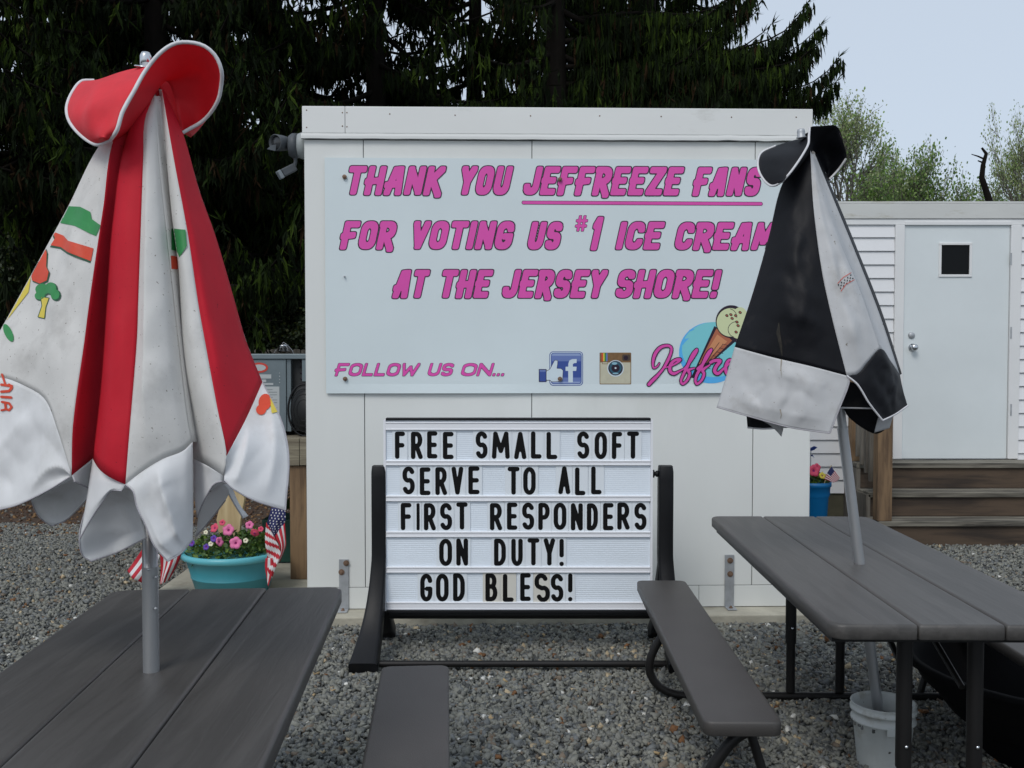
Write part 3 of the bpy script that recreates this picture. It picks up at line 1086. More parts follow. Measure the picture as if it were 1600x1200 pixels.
layer(cc(arc(1110, 290, 100, 110, 280, 360, 8)), 2, 's', .0016)
for (x, y) in ((1085, 265), (1135, 253), (1150, 300), (1195, 265), (1250, 225), (1210, 345), (1225, 390), (1200, 470)):
    layer(cc(ell(x, y, 22, 17, 12, 30)), 2)
    layer(cc(ell(x, y, 13, 9, 12, 30)), 3)
scr = [
    [(240, 860), (215, 900), (170, 920), (160, 850), (190, 740), (260, 660), (350, 640), (392, 670), (375, 760), (300, 910), (220, 1010), (150, 1080), (110, 1125)],
    [(300, 915), (370, 900), (450, 860), (500, 815), (440, 820), (380, 880), (375, 960), (420, 990), (490, 960), (560, 920)],
    [(560, 930), (620, 850), (690, 740), (710, 690), (660, 740), (590, 900), (540, 1000), (510, 1080), (530, 1120), (590, 1070), (620, 990), (600, 950), (680, 920)],
    [(720, 930), (800, 850), (860, 750), (890, 690), (840, 740), (770, 900), (710, 1000), (690, 1080), (710, 1120), (770, 1070), (800, 990), (780, 950), (870, 880)],
    [(880, 850), (920, 830), (1000, 830), (950, 900), (930, 960), (970, 990), (1040, 930), (1100, 880), (1150, 830), (1110, 820), (1070, 900), (1090, 990), (1200, 960)],
]
wd = [[9, 12, 20, 25, 24, 20, 18, 20, 22, 18, 20, 26, 24], [10, 10, 14, 22, 20, 24, 26, 22, 14, 8], [22, 16, 18, 20, 18, 22, 24, 22, 18, 18, 20, 22, 10],
      [22, 16, 18, 20, 18, 22, 24, 22, 18, 18, 20, 22, 10], [22, 24, 24, 26, 26, 20, 12, 14, 20, 24, 26, 22, 12]]
kk = .125 / 276
for lv, g_ in ((2, 1.0), (6, .76)):
    for s, w in zip(scr, wd):
        pts = crom([Vector((x, y, 0)) for x, y in s], 44)
        ww = [np.interp(i / 44 * (len(w) - 1), range(len(w)), w) for i in range(45)]
        lay[0] += 1
        put_flat(q, [('s', cc([(p.x, p.y) for p in pts]), [(a * 1.05 + (6 if lv == 2 else 0)) * kk * g_ for a in ww])], bfr, DD - .00008 * lay[0], .002, lv)
q.build('cone_logo', [M['teal'], M['cyan'], M['ink'], M['cone'], M['cone_l'], M['scoop'], M['pink']], banner)
for (x, y, r) in ((538, 276, .0125), (875, 280, .0125), (539, 592, .0125), (875, 592, .0125), (538, 432, .005)):
    u, z = binv(x, y, -.03)
    c = bfr(u, -.0315, z)
    q = MB(); q.lathe(c, [(r, .012), (r, .003), (r * .55, .0025), (r * .5, -.004), (.0001, -.005)], 14, smooth=False, axis=(0, 1, 0))
    q.build('screw', M['rust'] if r > .01 else M['galv'], banner)

# ------------------------------------------------------------------ floodlight on the booth's left edge
fb = at(463, 228, 5.62)
fl_ = thing('floodlight', 'grey motion floodlight with one lamp head and sensor on the kiosk corner', 'light', fb)
FY = 5.62
q = MB(); q.lathe(at(480, 228, FY), [(.075, 0), (.075, .03), (.068, .05), (.06, .052)], 28, axis=(-1, 0, 0)); q.build('mounting_box', mat('aged_white_plastic', (.30, .33, .33), .5), fl_)
q = MB(); q.lathe(at(465, 228, FY), [(.07, 0), (.07, .03), (.055, .05), (.02, .055), (.0001, .055)], 28, axis=(-1, -.1, 0)); q.build('base_plate', M['fix'], fl_)
hc = at(443, 224, FY)
ax = Vector((-.45, -.85, -.12))
q = MB(); q.lathe(hc, [(.0001, -.04), (.025, -.038), (.04, -.02), (.045, .02), (.047, .07), (.043, .075), (.040, .055), (.0001, .052)], 24, axis=ax); hd = q.build('lamp_head', M['fix'], fl_)
q = MB(); q.lathe(hc, [(.0395, .056), (.03, .061), (.0001, .063)], 24, axis=ax); q.build('lens', M['lens'], hd)
q = MB(); q.tube([at(449, 228, FY), at(456, 226, FY), at(462, 226, FY)], .012, 10); q.build('swivel_arm', M['fix'], fl_)
q = MB(); q.add([at(430, 236, FY - .08), at(417, 233, FY - .1), at(424, 227, FY - .07), at(432, 226, FY - .05)], [(0, 1, 2, 3)]); q.build('visor', M['fix'], fl_, solid=.003)
q = MB(); q.tube([at(461, 240, FY), at(462, 252, FY), at(460, 260, FY)], .010, 10); q.build('sensor_arm', M['fix'], fl_)
q = MB(); q.bar(at(461, 261, FY), at(441, 271, FY - .03), .05, .045); sn = q.build('sensor_body', M['fix'], fl_, bevel=.006)
q = MB(); q.bar(at(440.5, 271.5, FY - .033), at(435, 274.5, FY - .043), .043, .05); q.build('sensor_eye', mat('sensor_eye_glass', (.2, .23, .25), .25), sn, bevel=.005)

# ------------------------------------------------------------------ letter board sign on black swing stand
SY = F / 313.5
sp = at(810, 958, SY)
sfr, sinv = frame((sp.x, SY, 0), 0)
sign = thing('letter_board_sign', 'white changeable letter board with black rails on black swing frame stand', 'sign', (sp.x, SY, 0))
u0, zt = sinv(603, 653); u1, zb2 = sinv(1015, 957)
q = MB(); q.box(u0, u1, 0, .03, zb2 + .012, zt - .012, 0, sfr); q.build('board_panel', M['board'], sign)
ys = [(659, 672), (719, 727), (774, 783), (830, 839), (885, 894.5), (940, 952)]
for k, (a, b) in enumerate(ys):
    za, zc = sinv(800, a)[1], sinv(800, b)[1]
    q = MB(); q.box(u0, u1, -.010, -.001, zc, za, 0, sfr); q.box(u0, u1, -.013, -.0105, za - .007, za - .001, 0, sfr); q.box(u0, u1, -.013, -.0105, zc + .001, zc + .007, 0, sfr)
    q.build('letter_track', M['track'], sign, bevel=.0012)
for k in range(5):      # fine moulded ribs of the face
    za, zc = sinv(800, ys[k][1])[1], sinv(800, ys[k + 1][0])[1]
    q = MB()
    for i in range(1, 15):
        z = za + (zc - za) * i / 15
        q.box(u0 + .004, u1 - .004, -.0012, .0, z - .0009, z + .0009, 0, sfr)
    q.build('moulded_ribs', M['rib_line'], sign, kind='stuff')
q = MB(); q.box(u0, u1, -.012, .035, zt - .012, zt, 0, sfr); q.build('top_rail', M['black'], sign, bevel=.002)
q = MB(); q.box(u0, u1, -.012, .035, zb2, zb2 + .012, 0, sfr); q.build('bottom_rail', M['black'], sign, bevel=.002)
for a in (u0 - .012, u1 + .0005):
    q = MB(); q.box(a, a + .0115, -.009, .032, zb2 + .01, zt - .01, 0, sfr); q.build('side_rail', M['track'], sign)
rows = [
    (674, 716.6, 'FREESMALLSOFT', [(228, 275), (302, 357), (377, 425), (450, 500), (602, 657), (677, 760), (780, 837), (858, 907), (930, 980), (1072, 1128), (1153, 1210), (1233, 1280), (1303, 1358)]),
    (729.5, 773, 'SERVETOALL', [(263, 320), (343, 393), (415, 470), (490, 545), (568, 620), (750, 805), (822, 880), (985, 1040), (1062, 1110), (1137, 1185)]),
    (785.5, 828, 'FIRSTRESPONDERS', [(255, 305), (328, 343), (362, 418), (437, 493), (512, 565), (668, 725), (747, 795), (817, 873), (892, 945), (963, 1022), (1043, 1098), (1117, 1168), (1192, 1240), (1258, 1315), (1337, 1393)]),
    (841.5, 884, 'ONDUTY!', [(433, 493), (512, 567), (687, 742), (767, 820), (842, 897), (917, 970), (990, 1010)]),
    (896.5, 940, 'GODBLESS!', [(345, 402), (418, 477), (497, 552), (647, 703), (728, 778), (808, 857), (880, 942), (950, 1008), (1030, 1050)]),
]
for ri, (yt, yb, txt, xx) in enumerate(rows):
    for k, (ch, (a, b)) in enumerate(zip(txt, xx)):
        xa, xb = 540 + a * .3375, 540 + b * .3375
        x0, z1 = sinv(xa, yt, -.006); x1, z0 = sinv(xb, yb, -.006)
        old = ri == 4 and k in (4, 6, 3)
        jit = random.uniform(-.003, .003)
        tz0 = sinv(800, ys[ri + 1][0], -.004)[1] - .002; tz1 = sinv(800, ys[ri][1], -.004)[1] + .002
        xl_ = 540 + xx[k - 1][1] * .3375 if k else 0; xr_ = 540 + xx[k + 1][0] * .3375 if k + 1 < len(xx) else 9999
        cl_ = max(x0 - .013, (sinv(xl_, yt, -.006)[0] + x0) / 2 + .0008) if k else x0 - .013
        cr_ = min(x1 + .013, (sinv(xr_, yt, -.006)[0] + x1) / 2 - .0008) if k + 1 < len(xx) else x1 + .013
        q = MB(); q.box(cl_, cr_, -.0045, -.0030, tz0, tz1, 0, sfr)
        card = q.build('letter_card', M['clear_old'] if old else M['clear'], sign)
        if old:
            card['label'] = 'yellowed letter card'
        lw = .0112 if ch not in '!I' else min(.0112, (x1 - x0) / 2)
        q = MB()
        r = lw
        h = z1 - z0 - 2 * r
        wf, st = GL[ch]
        gw = max(0.0, x1 - x0 - 2 * r)
        sh = []
        for s in st:
            if ch in 'I!':
                sh.append(('s', [((x0 + x1) / 2, z0 + r + py * h + jit) for px, py in s], r))
            else:
                sh.append(('s', [(x0 + r + px * gw, z0 + r + max(py, 0) * h + jit) for px, py in s], r))
        if ri == 4 and k == 6:      # the cracked S: upper half shifted
            sh = [('s', [(x + (-.006 if z > (z0 + z1) / 2 else .004), z + (.004 if z > (z0 + z1) / 2 else 0)) for x, z in s_[1]], r) for s_ in sh]
        put_flat(q, sh, sfr, -.0055, .0024, 0)
        q.build('letter', M['letter'], card)
# the stand: two A shaped sides and cross rails
zp = sinv(590, 727)[1]


def sweep_box(mb, secs, x0, sgn):
    """secs: (y, z, outward shift, half width, thickness) along a path in the Y-Z plane"""
    rings = []
    P = [Vector((0, a[0], a[1])) for a in secs]
    cp_ = crom(P, 36)
    ds = [0.0]
    for a, b in zip(P, P[1:]):
        ds.append(ds[-1] + (b - a).length)
    vs = []
    shape = [(-1, -.72), (-.9, -.93), (-.7, -1), (.7, -1), (.9, -.93), (1, -.72), (1, .72), (.9, .93), (.7, 1), (-.7, 1), (-.9, .93), (-1, .72)]
    for i, p in enumerate(cp_):
        t = ds[-1] * i / 36
        xo, hw, th = (float(np.interp(t, ds, [a[k] for a in secs])) for k in (2, 3, 4))
        d = (cp_[min(i + 1, 36)] - cp_[max(i - 1, 0)]).normalized()
        nrm = Vector((0, -d.z, d.y))
        for (a, b) in shape:
            q_ = Vector((x0 + sgn * xo + a * hw, 0, 0)) + p + nrm * (b * th / 2)
            vs.append((q_.x, SY + .02 + q_.y, max(q_.z, .001)))
    n = len(shape)
    fs = [tuple(range(n))[::-1], tuple(range(36 * n, 37 * n))]
    mb.add(vs, fs, 0, False)
    fs = [(i * n + k, i * n + (k + 1) % n, (i + 1) * n + (k + 1) % n, (i + 1) * n + k) for i in range(36) for k in range(n)]
    mb.add(vs, fs, 0, True)


def stand_side(u):
    sgn = -1 if u < .5 * (u0 + u1) else 1
    q = MB()
    sweep_box(q, [(0, zp - .004, 0, .033, .06), (0, zp - .02, 0, .036, .078), (0, .80, 0, .036, .084), (0, .50, .0, .036, .086), (-.025, .37, .006, .038, .095), (-.075, .25, .013, .043, .10), (-.15, .15, .021, .051, .10), (-.25, .075, .030, .060, .095), (-.335, .036, .036, .067, .072)], sp.x + u, sgn)
    sweep_box(q, [(.0, .52, 0, .030, .05), (.03, .37, -.004, .036, .09), (.085, .24, -.004, .038, .09), (.17, .12, -.002, .042, .09), (.28, .036, 0, .046, .072)], sp.x + u, sgn)
    q.build('stand_side', M['black'], sign)


uL = sinv(592, 800)[0]; uR = sinv(1040.5, 800)[0]
stand_side(uL); stand_side(uR)
for u, s_ in ((uL, 1), (uR, -1)):
    z = sinv(600, 741)[1]
    q = MB()
    c = sfr(u + s_ * .036, .02, z)
    q.lathe(c, [(.016, 0), (.016, .012), (.011, .014), (.011, .02), (.020, .021), (.020, .030)], 14, axis=(s_, 0, 0)); q.build('pivot_knob', M['black'], sign)
q = MB(); q.tube([(sp.x + uL + .036, SY + .1, .185), (sp.x + uR - .036, SY + .1, .185)], .022, 14); q.build('cross_rail', M['tube'], sign)
q = MB(); q.tube([(sp.x + uL + .036, SY - .26, .045), (sp.x + uR - .036, SY - .26, .045)], .016, 14); q.build('cross_rail', M['tube'], sign)

# ------------------------------------------------------------------ picnic tables
def plank_outline(w, l, r, corners):
    """rounded only at the chosen corners; order: near-left, near-right, far-right, far-left"""
    pts = []
    spec = [((0, 0), 180, 270), ((w, 0), 270, 360), ((w, l), 0, 90), ((0, l), 90, 180)]
    for k, ((x, y), a0, a1) in enumerate(spec):
        rr = r if corners[k] else .006
        cx = x + rr if x == 0 else x - rr
        cy = y + rr if y == 0 else y - rr
        pts += arc(cx, cy, rr, rr, a0, a1, 6 if corners[k] else 2)
    return pts


def slab(mb, pts, tf, z0, z1, mi=0, edge=.010):
    """horizontal slab with softened upper rim"""
    n = len(pts)
    cx = sum(p[0] for p in pts) / n; cy = sum(p[1] for p in pts) / n

    def inset(p, e):
        dx, dy = p[0] - cx, p[1] - cy
        return (p[0] - e * (1 if dx > 0 else -1), p[1] - e * (1 if dy > 0 else -1))
    rings = [(z0, 0.003), (z0 + .003, 0), (z1 - edge, 0), (z1 - edge * .35, edge * .22), (z1 - edge * .05, edge * .65), (z1, edge * 1.2)]
    vs = []
    for z, e in rings:
        vs += [tf(*inset(p, e), z) for p in pts]
    fs = [tuple(range(n))[::-1], tuple(range((len(rings) - 1) * n, len(rings) * n))]
    mb.add(vs, fs, mi, False)
    fs = []
    for k in range(len(rings) - 1):
        for i in range(n):
            j = (i + 1) % n
            fs.append((k * n + i, k * n + j, (k + 1) * n + j, (k + 1) * n + i))
    mb.add(vs, fs, mi, True)


def picnic_table(name, label, NL, yaw, length, bench_side, bench_shift, bench_out=.876):
    """NL: near left corner of the top (x, y). Local x right, y away."""
    c, s = math.cos(yaw), math.sin(yaw)

    def tf(x, y, z):
        return Vector((NL[0] + x * c + y * s, NL[1] - x * s + y * c, z))
    t = thing(name, label, 'picnic table', tf(.38, length / 2, 0), 'picnic tables on the gravel')
    W = .755
    pw = W / 3
    for k in range(3):
        g_ = .0016
        x0 = k * pw + (g_ if k else 0); w = pw - (g_ if k else 0) - (g_ if k < 2 else 0)
        pts = [(x0 + a, b) for a, b in plank_outline(w, length, .045, (k == 0, k == 2, k == 2, k == 0))]
        q = MB(); slab(q, pts, tf, .695, .74, 0, .009)
        q.build('tabletop_plank', M['table'], t)
    q = MB(); q.box(.02, W - .02, .06, length - .06, .672, .694, 0, tf); q.build('top_frame', M['tube'], t)
    for bx0 in (-.355, bench_out):
        pts = [(bx0 + a, bench_shift + b) for a, b in plank_outline(.235, 1.80, .03, (1, 1, 1, 1))]
        q = MB(); slab(q, pts, tf, .385, .43, 0, .008)
        q.build('bench_seat', M['bench'], t)
    for (yy) in (.15, 1.42):
        q = MB()
        for lx in (.27, .485):
            q.tube([tf(lx, yy, .68), tf(lx, yy, .26)], .0235, 14)
            q.tube([tf(lx, yy, .27), tf(lx, yy, .045)], .0195, 14)
        q.build('leg', M['tube'], t)
        path = []
        for (x, z) in [(-.18, .385), (-.25, .34), (-.33, .22), (-.345, .13), (-.30, .06), (-.22, .028), (-.1, .025), (.86, .025), (.98, .028), (1.06, .06), (1.10, .13), (1.085, .22), (1.0, .34), (.93, .385)]:
            path.append(tf(x, yy, z))
        q = MB(); q.tube(crom(path, 60), .0185, 12); q.build('base_tube', M['tube'], t)
        q = MB(); q.tube([tf(-.2, yy + .03, .385), tf(-.09, yy + .02, .03)], .015, 10); q.build('bench_brace', M['tube'], t)
        q = MB(); q.tube([tf(.955, yy + .03, .385), tf(.84, yy + .02, .03)], .015, 10); q.build('bench_brace', M['tube'], t)
        d = .42 if yy < .5 else -.42
        q = MB()
        q.tube([tf(.30, yy + .02, .50), tf(.31, yy + d, .68)], .010, 8); q.tube([tf(.455, yy + .02, .50), tf(.445, yy + d, .68)], .010, 8)
        q.build('folding_strut', M['tube'], t)
        q = MB()
        for lx in (.27, .485):
            q.lathe(tf(lx, yy - .024, .33), [(.006, 0), (.006, -.003), (.0001, -.004)], 8, axis=(0, 1, 0))
        q.build('push_button', M['chrome'], t)
    return t, tf


A = ath(536, 916, .74)
Byaw = math.atan2(-.096, 1.43)
c_, s_ = math.cos(Byaw), math.sin(Byaw)
NLx = A.x - .755 * c_ - 1.83 * s_; NLy = A.y + .755 * s_ - 1.83 * c_
# left table's visible bench stands on its right side: shift so its far end sits at photo y 1038
tL, tfL = picnic_table('picnic_table', 'charcoal plastic picnic table filling the lower left, red and white umbrella through it', (NLx, NLy), Byaw, 1.83, 1, .14)
A2 = ath(1115, 806, .74); A3 = ath(1290, 976, .74)
yaw2 = math.atan2(.028, 1.8)
c_, s_ = math.cos(yaw2), math.sin(yaw2)
mid = (A2 + A3) / 2
L2 = (A2.y - A3.y)
NL2 = (A3.x * .5 + (A2.x - L2 * math.tan(yaw2)) * .5, A3.y)
tR, tfR = picnic_table('picnic_table', 'charcoal plastic picnic table on the right, black and white umbrella leaning through it', NL2, yaw2, L2, 1, .06, .915)

# tub form standing in for an unidentified dark mass at the right edge
q = MB()
q.lathe((2.06, 3.62, 0), [(.25, .0), (.27, .02), (.31, .10), (.40, .20), (.49, .28), (.52, .33), (.53, .345), (.55, .347), (.55, .368), (.52, .368), (.49, .30), (.38, .16), (.24, .05), (.0001, .04)], 40)
tb = q.build('dark_mass_tub', mat('dark_mass_black', (.004, .004, .0045), .85, spec=.1), base=(2.06, 3.62, 0), label='round black tub form standing in for an unidentified dark mass behind the right picnic table', category='tub')

# ------------------------------------------------------------------ umbrella one: red and white
Y1 = F / 637.0
U1 = Cloth(Y1)
pb = at(236.5, 1047, Y1)
um = thing('folded_umbrella', 'closed red and white umbrella with red vent cap through the left picnic table', 'umbrella', (pb.x, Y1, 0), 'closed umbrellas through the picnic tables')
q = MB(); q.tube([(pb.x, Y1, .035), (pb.x + .0, Y1, 1.10), (pb.x - .004, Y1, 1.101), (at(232, 100, Y1).x, Y1, at(230, 100, Y1).z)], [.0185, .0185, .0165, .0165], 20); q.build('pole', M['alu'], um)
q = MB(); q.tube([(pb.x, Y1, .60), (pb.x, Y1, at(236, 885, Y1).z)], .0195, 20); q.build('pole_sleeve', M['alu'], um)
for (x, y) in ((232, 890), (244, 902), (243, 951)):
    c = at(x, y, Y1 - .019); q = MB(); q.lathe(c, [(.004, .002), (.0035, -.0015), (.0001, -.002)], 8, axis=(0, 1, 0)); q.build('push_button', M['galv'], um)
q = MB(); q.lathe(at(228, 112, Y1), [(.006, -.1), (.006, .005), (.0135, .006), (.0135, .038), (.010, .046), (.0001, .049)], 16); q.lathe(at(228, 106, Y1), [(.001, .002), (.028, .0), (.026, .003), (.001, .004)], 20, axis=(.15, -.2, 1)); q.build('finial', M['chrome'], um)
q = MB(); q.lathe((pb.x, Y1, 0), [(.21, .0), (.22, .01), (.22, .045), (.19, .06), (.05, .075), (.03, .10), (.024, .28), (.0195, .28), (.0195, .06)], 32); q.build('base_weight', M['black'], um)

S0 = [(236, 140, 0), (156, 227, .02), (106, 324, .02), (79, 374, .02), (22, 478, .02), (-25, 560, .0), (-50, 600, 0)]
S1 = [(237, 140, -.03), (180, 212, -.07), (161, 326, -.10), (139, 476, -.15), (132, 532, -.16), (114, 664, -.20), (112, 743, -.20)]
F1 = [(238, 150, -.03), (200, 209, -.05), (178, 348, -.07), (169, 472, -.09), (160, 600, -.11), (146, 716, -.13)]
F1f = [(238, 150, -.03), (199, 209, -.065), (176, 348, -.10), (167, 472, -.13), (158, 600, -.15), (145, 716, -.17)]
S2 = [(240, 150, -.03), (226, 190, -.06), (224, 245, -.09), (216, 476, -.18), (214, 532, -.20), (202, 680, -.25), (196, 757, -.26)]
F2 = [(241, 150, -.04), (249, 260, -.08), (271, 461, -.14), (280, 540, -.16), (294, 655, -.20), (301, 690, -.20)]
F3 = [(251, 150, -.03), (257, 209, -.05), (268, 333, -.08), (279, 421, -.10), (285, 540, -.12), (298, 660, -.14), (301, 716, -.14)]
S3 = [(253, 140, -.04), (271, 245, -.08), (293, 363, -.12), (310, 476, -.16), (320, 532, -.18), (340, 640, -.22), (354, 712, -.24), (348, 743, -.24)]
S3b = S3[:-1]
S4 = [(256, 140, 0), (286, 209, .0), (311, 297, 0), (337, 370, 0), (368, 476, 0), (384, 532, 0), (410, 597, -.02)]


def ridges(amp, n, ph=0.0):
    return lambda u, v: amp * math.sin(u * math.pi * n + ph) * math.sin(math.pi * u) * min(1, .3 + v)


U1.panel('canopy_panel', M['fab_w'], um, L=S0, R=S1, B=[(-50, 600, 0), (0, 590, -.05), (45, 606, -.10), (72, 626, -.14), (90, 672, -.18), (112, 743, -.2)], nu=34, nv=60, bulge=.0, wr=.008, seed=1, curve=lambda u, v: .012 * math.sin(u * 9.4 + .6) * math.sin(math.pi * u) * math.sin(math.pi * v), label='white canopy panel with green and orange print')
U1.panel('canopy_panel', M['fab_r'], um, L=S1, R=[(a_ + 9 * (i_ > 0) * (i_ < 5), b_, c_ + .01) for i_, (a_, b_, c_) in enumerate(F1)], nu=10, nv=34, bulge=.015, wr=.003, seed=2, label='red canopy panel, shaded half')
U1.panel('canopy_panel', M['fab_r'], um, L=F1f, R=S2, nu=12, nv=34, bulge=-.03, wr=.003, seed=3, label='red canopy panel')
U1.panel('canopy_panel', M['fab_w'], um, L=S2, R=F2, B=[(196, 757, -.26), (222, 737, -.25), (255, 717, -.24), (285, 705, -.22), (301, 690, -.20)], nu=30, nv=54, bulge=-.036, wr=.005, seed=4, curve=lambda u, v: (.011 * abs(math.sin(u * 6.5 + 1.0)) - .005) * math.sin(math.pi * u) * min(1, .3 + v), label='white canopy panel')
U1.panel('canopy_panel', M['fab_w'], um, L=F2, R=F3, nu=8, nv=34, bulge=.10, wr=.0, seed=5, label='deep fold of white canopy')
U1.panel('canopy_panel', M['fab_w'], um, L=F3, R=S3, B=[(301, 716, -.14), (325, 728, -.19), (348, 743, -.24)], nu=12, nv=36, bulge=-.03, wr=.003, seed=6, label='narrow white canopy panel')
U1.panel('canopy_panel', M['fab_r'], um, L=S3b, R=S4, B=[(354, 712, -.24), (384, 655, -.14), (410, 597, -.02)], nu=14, nv=34, bulge=-.035, wr=.004, seed=7, curve=ridges(.008, 3, 2.0), label='right red canopy panel')
# valance flaps
pw_ = dict(hem_m=M['pipe_g'], hem_r=.0017)
U1.panel('valance_flap', M['fab_v'], um, L=[(-50, 600, 0), (-95, 700, -.02), (-100, 800, -.04)], R=[(112, 743, -.2), (108, 746, -.2)], T=[(-50, 600, 0), (0, 590, -.05), (45, 606, -.10), (72, 626, -.14), (90, 672, -.18), (112, 743, -.2)],
         B=[(-100, 800, -.04), (-40, 802, -.08), (0, 796, -.12), (30, 788, -.15), (75, 766, -.18), (108, 746, -.2)], nu=44, nv=36, bulge=.0, wr=.007, seed=8, hem='B', curve=lambda u, v: (.022 * abs(math.sin(u * 7 + v * 2.6 - 1)) - .010) * math.sin(math.pi * v), **pw_)
U1.panel('valance_flap', M['fab_v'], um, L=[(112, 743, -.2), (116, 752, -.2)], R=[(146, 716, -.13), (141, 738, -.13), (137, 762, -.13)], B=[(116, 752, -.2), (127, 757, -.16), (137, 762, -.13)], T=[(112, 743, -.2), (146, 716, -.13)], nu=8, nv=6, wr=.0, hem='B', **pw_)
U1.panel('valance_flap', M['fab_v'], um, L=[(48, 780, .06), (60, 806, .05), (80, 822, .04)], R=[(116, 748, -.06), (136, 757, -.06), (138, 778, -.06)], T=[(48, 780, .06), (116, 748, -.06)], B=[(80, 822, .04), (104, 812, 0), (138, 778, -.06)], nu=10, nv=8, bulge=.03, wr=.006, hem='BL', **pw_)
U1.panel('valance_flap', M['fab_v'], um, L=[(145, 716, -.17), (138, 765, -.18), (125, 841, -.18)], R=[(196, 757, -.26), (190, 767, -.26)], T=[(145, 716, -.17), (196, 757, -.26)], B=[(125, 841, -.18), (138, 818, -.19), (158, 787, -.22), (174, 767, -.24), (190, 767, -.26)], nu=14, nv=18, bulge=-.01, wr=.003, seed=9, hem='B', **pw_)
U1.panel('valance_flap', M['fab_v'], um, L=[(145, 765, -.13), (128, 815, -.13), (124, 845, -.14), (129, 868, -.13), (142, 877, -.12)], R=[(209, 764, -.20), (216, 795, -.18), (229, 840, -.12)], T=[(145, 765, -.13), (209, 764, -.20)], B=[(142, 877, -.12), (185, 862, -.06), (229, 840, -.12)], nu=24, nv=26, bulge=.04, wr=.007, seed=10, hem='BL', **pw_)
U1.panel('valance_flap', M['fab_v'], um, L=[(196, 757, -.26), (208, 768, -.27), (214, 792, -.27), (228, 822, -.27), (241, 852, -.27), (262, 877, -.26)], R=[(301, 690, -.2), (302, 770, -.21), (301, 843, -.20)], T=[(196, 757, -.26), (222, 737, -.25), (255, 717, -.24), (285, 705, -.22), (301, 690, -.20)],
         B=[(262, 877, -.26), (282, 865, -.24), (301, 843, -.20)], nu=28, nv=36, bulge=-.02, wr=.005, seed=11, hem='BL', curve=lambda u, v: (.018 * abs(math.sin(u * 7.2 - v * 1.6)) - .010) * math.sin(math.pi * u), **pw_)
U1.panel('valance_flap', M['fab_v'], um, L=[(301, 716, -.14), (303, 770, -.14), (308, 808, -.14)], R=[(348, 743, -.24), (348, 752, -.23)], T=[(301, 716, -.14), (325, 728, -.19), (348, 743, -.24)], B=[(308, 808, -.14), (319, 782, -.17), (334, 757, -.20), (348, 752, -.23)], nu=10, nv=14, wr=.003, hem='B', **pw_)
U1.panel('valance_flap', M['fab_v'], um, L=[(354, 712, -.24), (350, 730, -.24), (350, 750, -.24)], R=[(410, 597, -.02), (438, 654, -.10), (450, 712, -.14), (446, 797, -.18)], T=[(354, 712, -.24), (384, 655, -.14), (410, 597, -.02)],
         B=[(350, 750, -.24), (366, 765, -.24), (400, 783, -.22), (446, 797, -.18)], nu=30, nv=36, bulge=-.004, wr=.005, seed=12, hem='BR', curve=lambda u, v: (.016 * abs(math.sin(u * 6.2 + v * 2.2)) - .008) * math.sin(math.pi * v), **pw_)
U1.panel('valance_flap', M['fab_v'], um, L=[(318, 775, -.05), (311, 800, -.04), (306, 838, .0)], R=[(349, 755, -.12), (358, 768, -.10), (352, 782, -.08)], B=[(306, 838, 0), (325, 817, -.02), (352, 782, -.08)], nu=8, nv=10, wr=.003, hem='B', **pw_)
U1.panel('valance_flap', M['fab_v'], um, L=[(349, 755, -.10), (364, 784, -.08), (380, 810, -.07)], R=[(362, 760, -.08), (374, 788, -.06), (388, 806, -.05)], nu=6, nv=10, wr=.002, hem='L', **pw_)
# back of the closed canopy
K1 = [(248, 140, .03), (300, 400, .13), (345, 690, .20)]
K2 = [(240, 140, .03), (240, 400, .18), (235, 700, .27)]
K3 = [(232, 140, .03), (150, 400, .14), (60, 640, .20)]
for a, b, m_, sd in ((S4, K1, 'fab_w', 21), (K1, K2, 'fab_r', 22), (K2, K3, 'fab_w', 23), (K3, S0, 'fab_r', 24)):
    U1.panel('canopy_panel', M[m_], um, L=a, R=b, nu=12, nv=22, bulge=.03, wr=.005, seed=sd, label='rear canopy panel')
U1.panel('valance_flap', M['fab_v'], um, L=[(410, 597, -.02), (430, 660, .02), (425, 765, .05)], R=[(235, 700, .27), (235, 740, .27), (236, 776, .27)], nu=18, nv=12, bulge=.05, wr=.01, seed=31)
U1.panel('valance_flap', M['fab_v'], um, L=[(235, 700, .27), (235, 740, .27), (236, 776, .27)], R=[(-50, 600, 0), (-80, 690, .02), (-90, 780, .02)], nu=18, nv=12, bulge=.05, wr=.01, seed=32)
# ribs hidden in the folds
for k in range(8):
    an = k * math.pi / 4 + .3
    q = MB(); q.tube([(pb.x + .02 * math.cos(an), Y1 + .02 * math.sin(an), 2.05), (pb.x + .07 * math.cos(an), Y1 + .07 + .06 * math.sin(an), 1.45)], .004, 6); q.build('rib', M['galv'], um)
# prints
U1.decal('printed_band', [('p', [(106, 322), (125, 323), (141, 331), (143, 342), (157, 352), (150, 369), (139, 364), (117, 353), (93, 348)], 0)], M['p_green'], um)
org = [(81, 361), (99, 368), (106, 376), (146, 388), (142, 408), (106, 394), (95, 386), (79, 383), (86, 372)]
U1.decal('printed_band', [('p', [(x - 1, y + 3) for x, y in org], 0)], M['p_dgreen'], um, off=.0025)
U1.decal('printed_band', [('p', org, 0)], M['p_orange'], um, off=.0035)
U1.decal('printed_band', [('p', [(268, 357), (290, 359), (292, 384), (280, 402), (276, 392), (268, 390)], 0)], M['p_green'], um)
U1.decal('printed_band', [('p', [(267, 399), (277, 401), (278, 421), (268, 420)], 0)], M['p_orange'], um)
blob = [(70, 386), (73, 395), (72, 416), (76, 425), (73, 438), (62, 443), (50, 438), (48, 428)]
U1.decal('printed_shape', [('p', [(x + 1.5, y + 2) for x, y in blob], .5)], M['p_dgreen'], um, off=.0025)
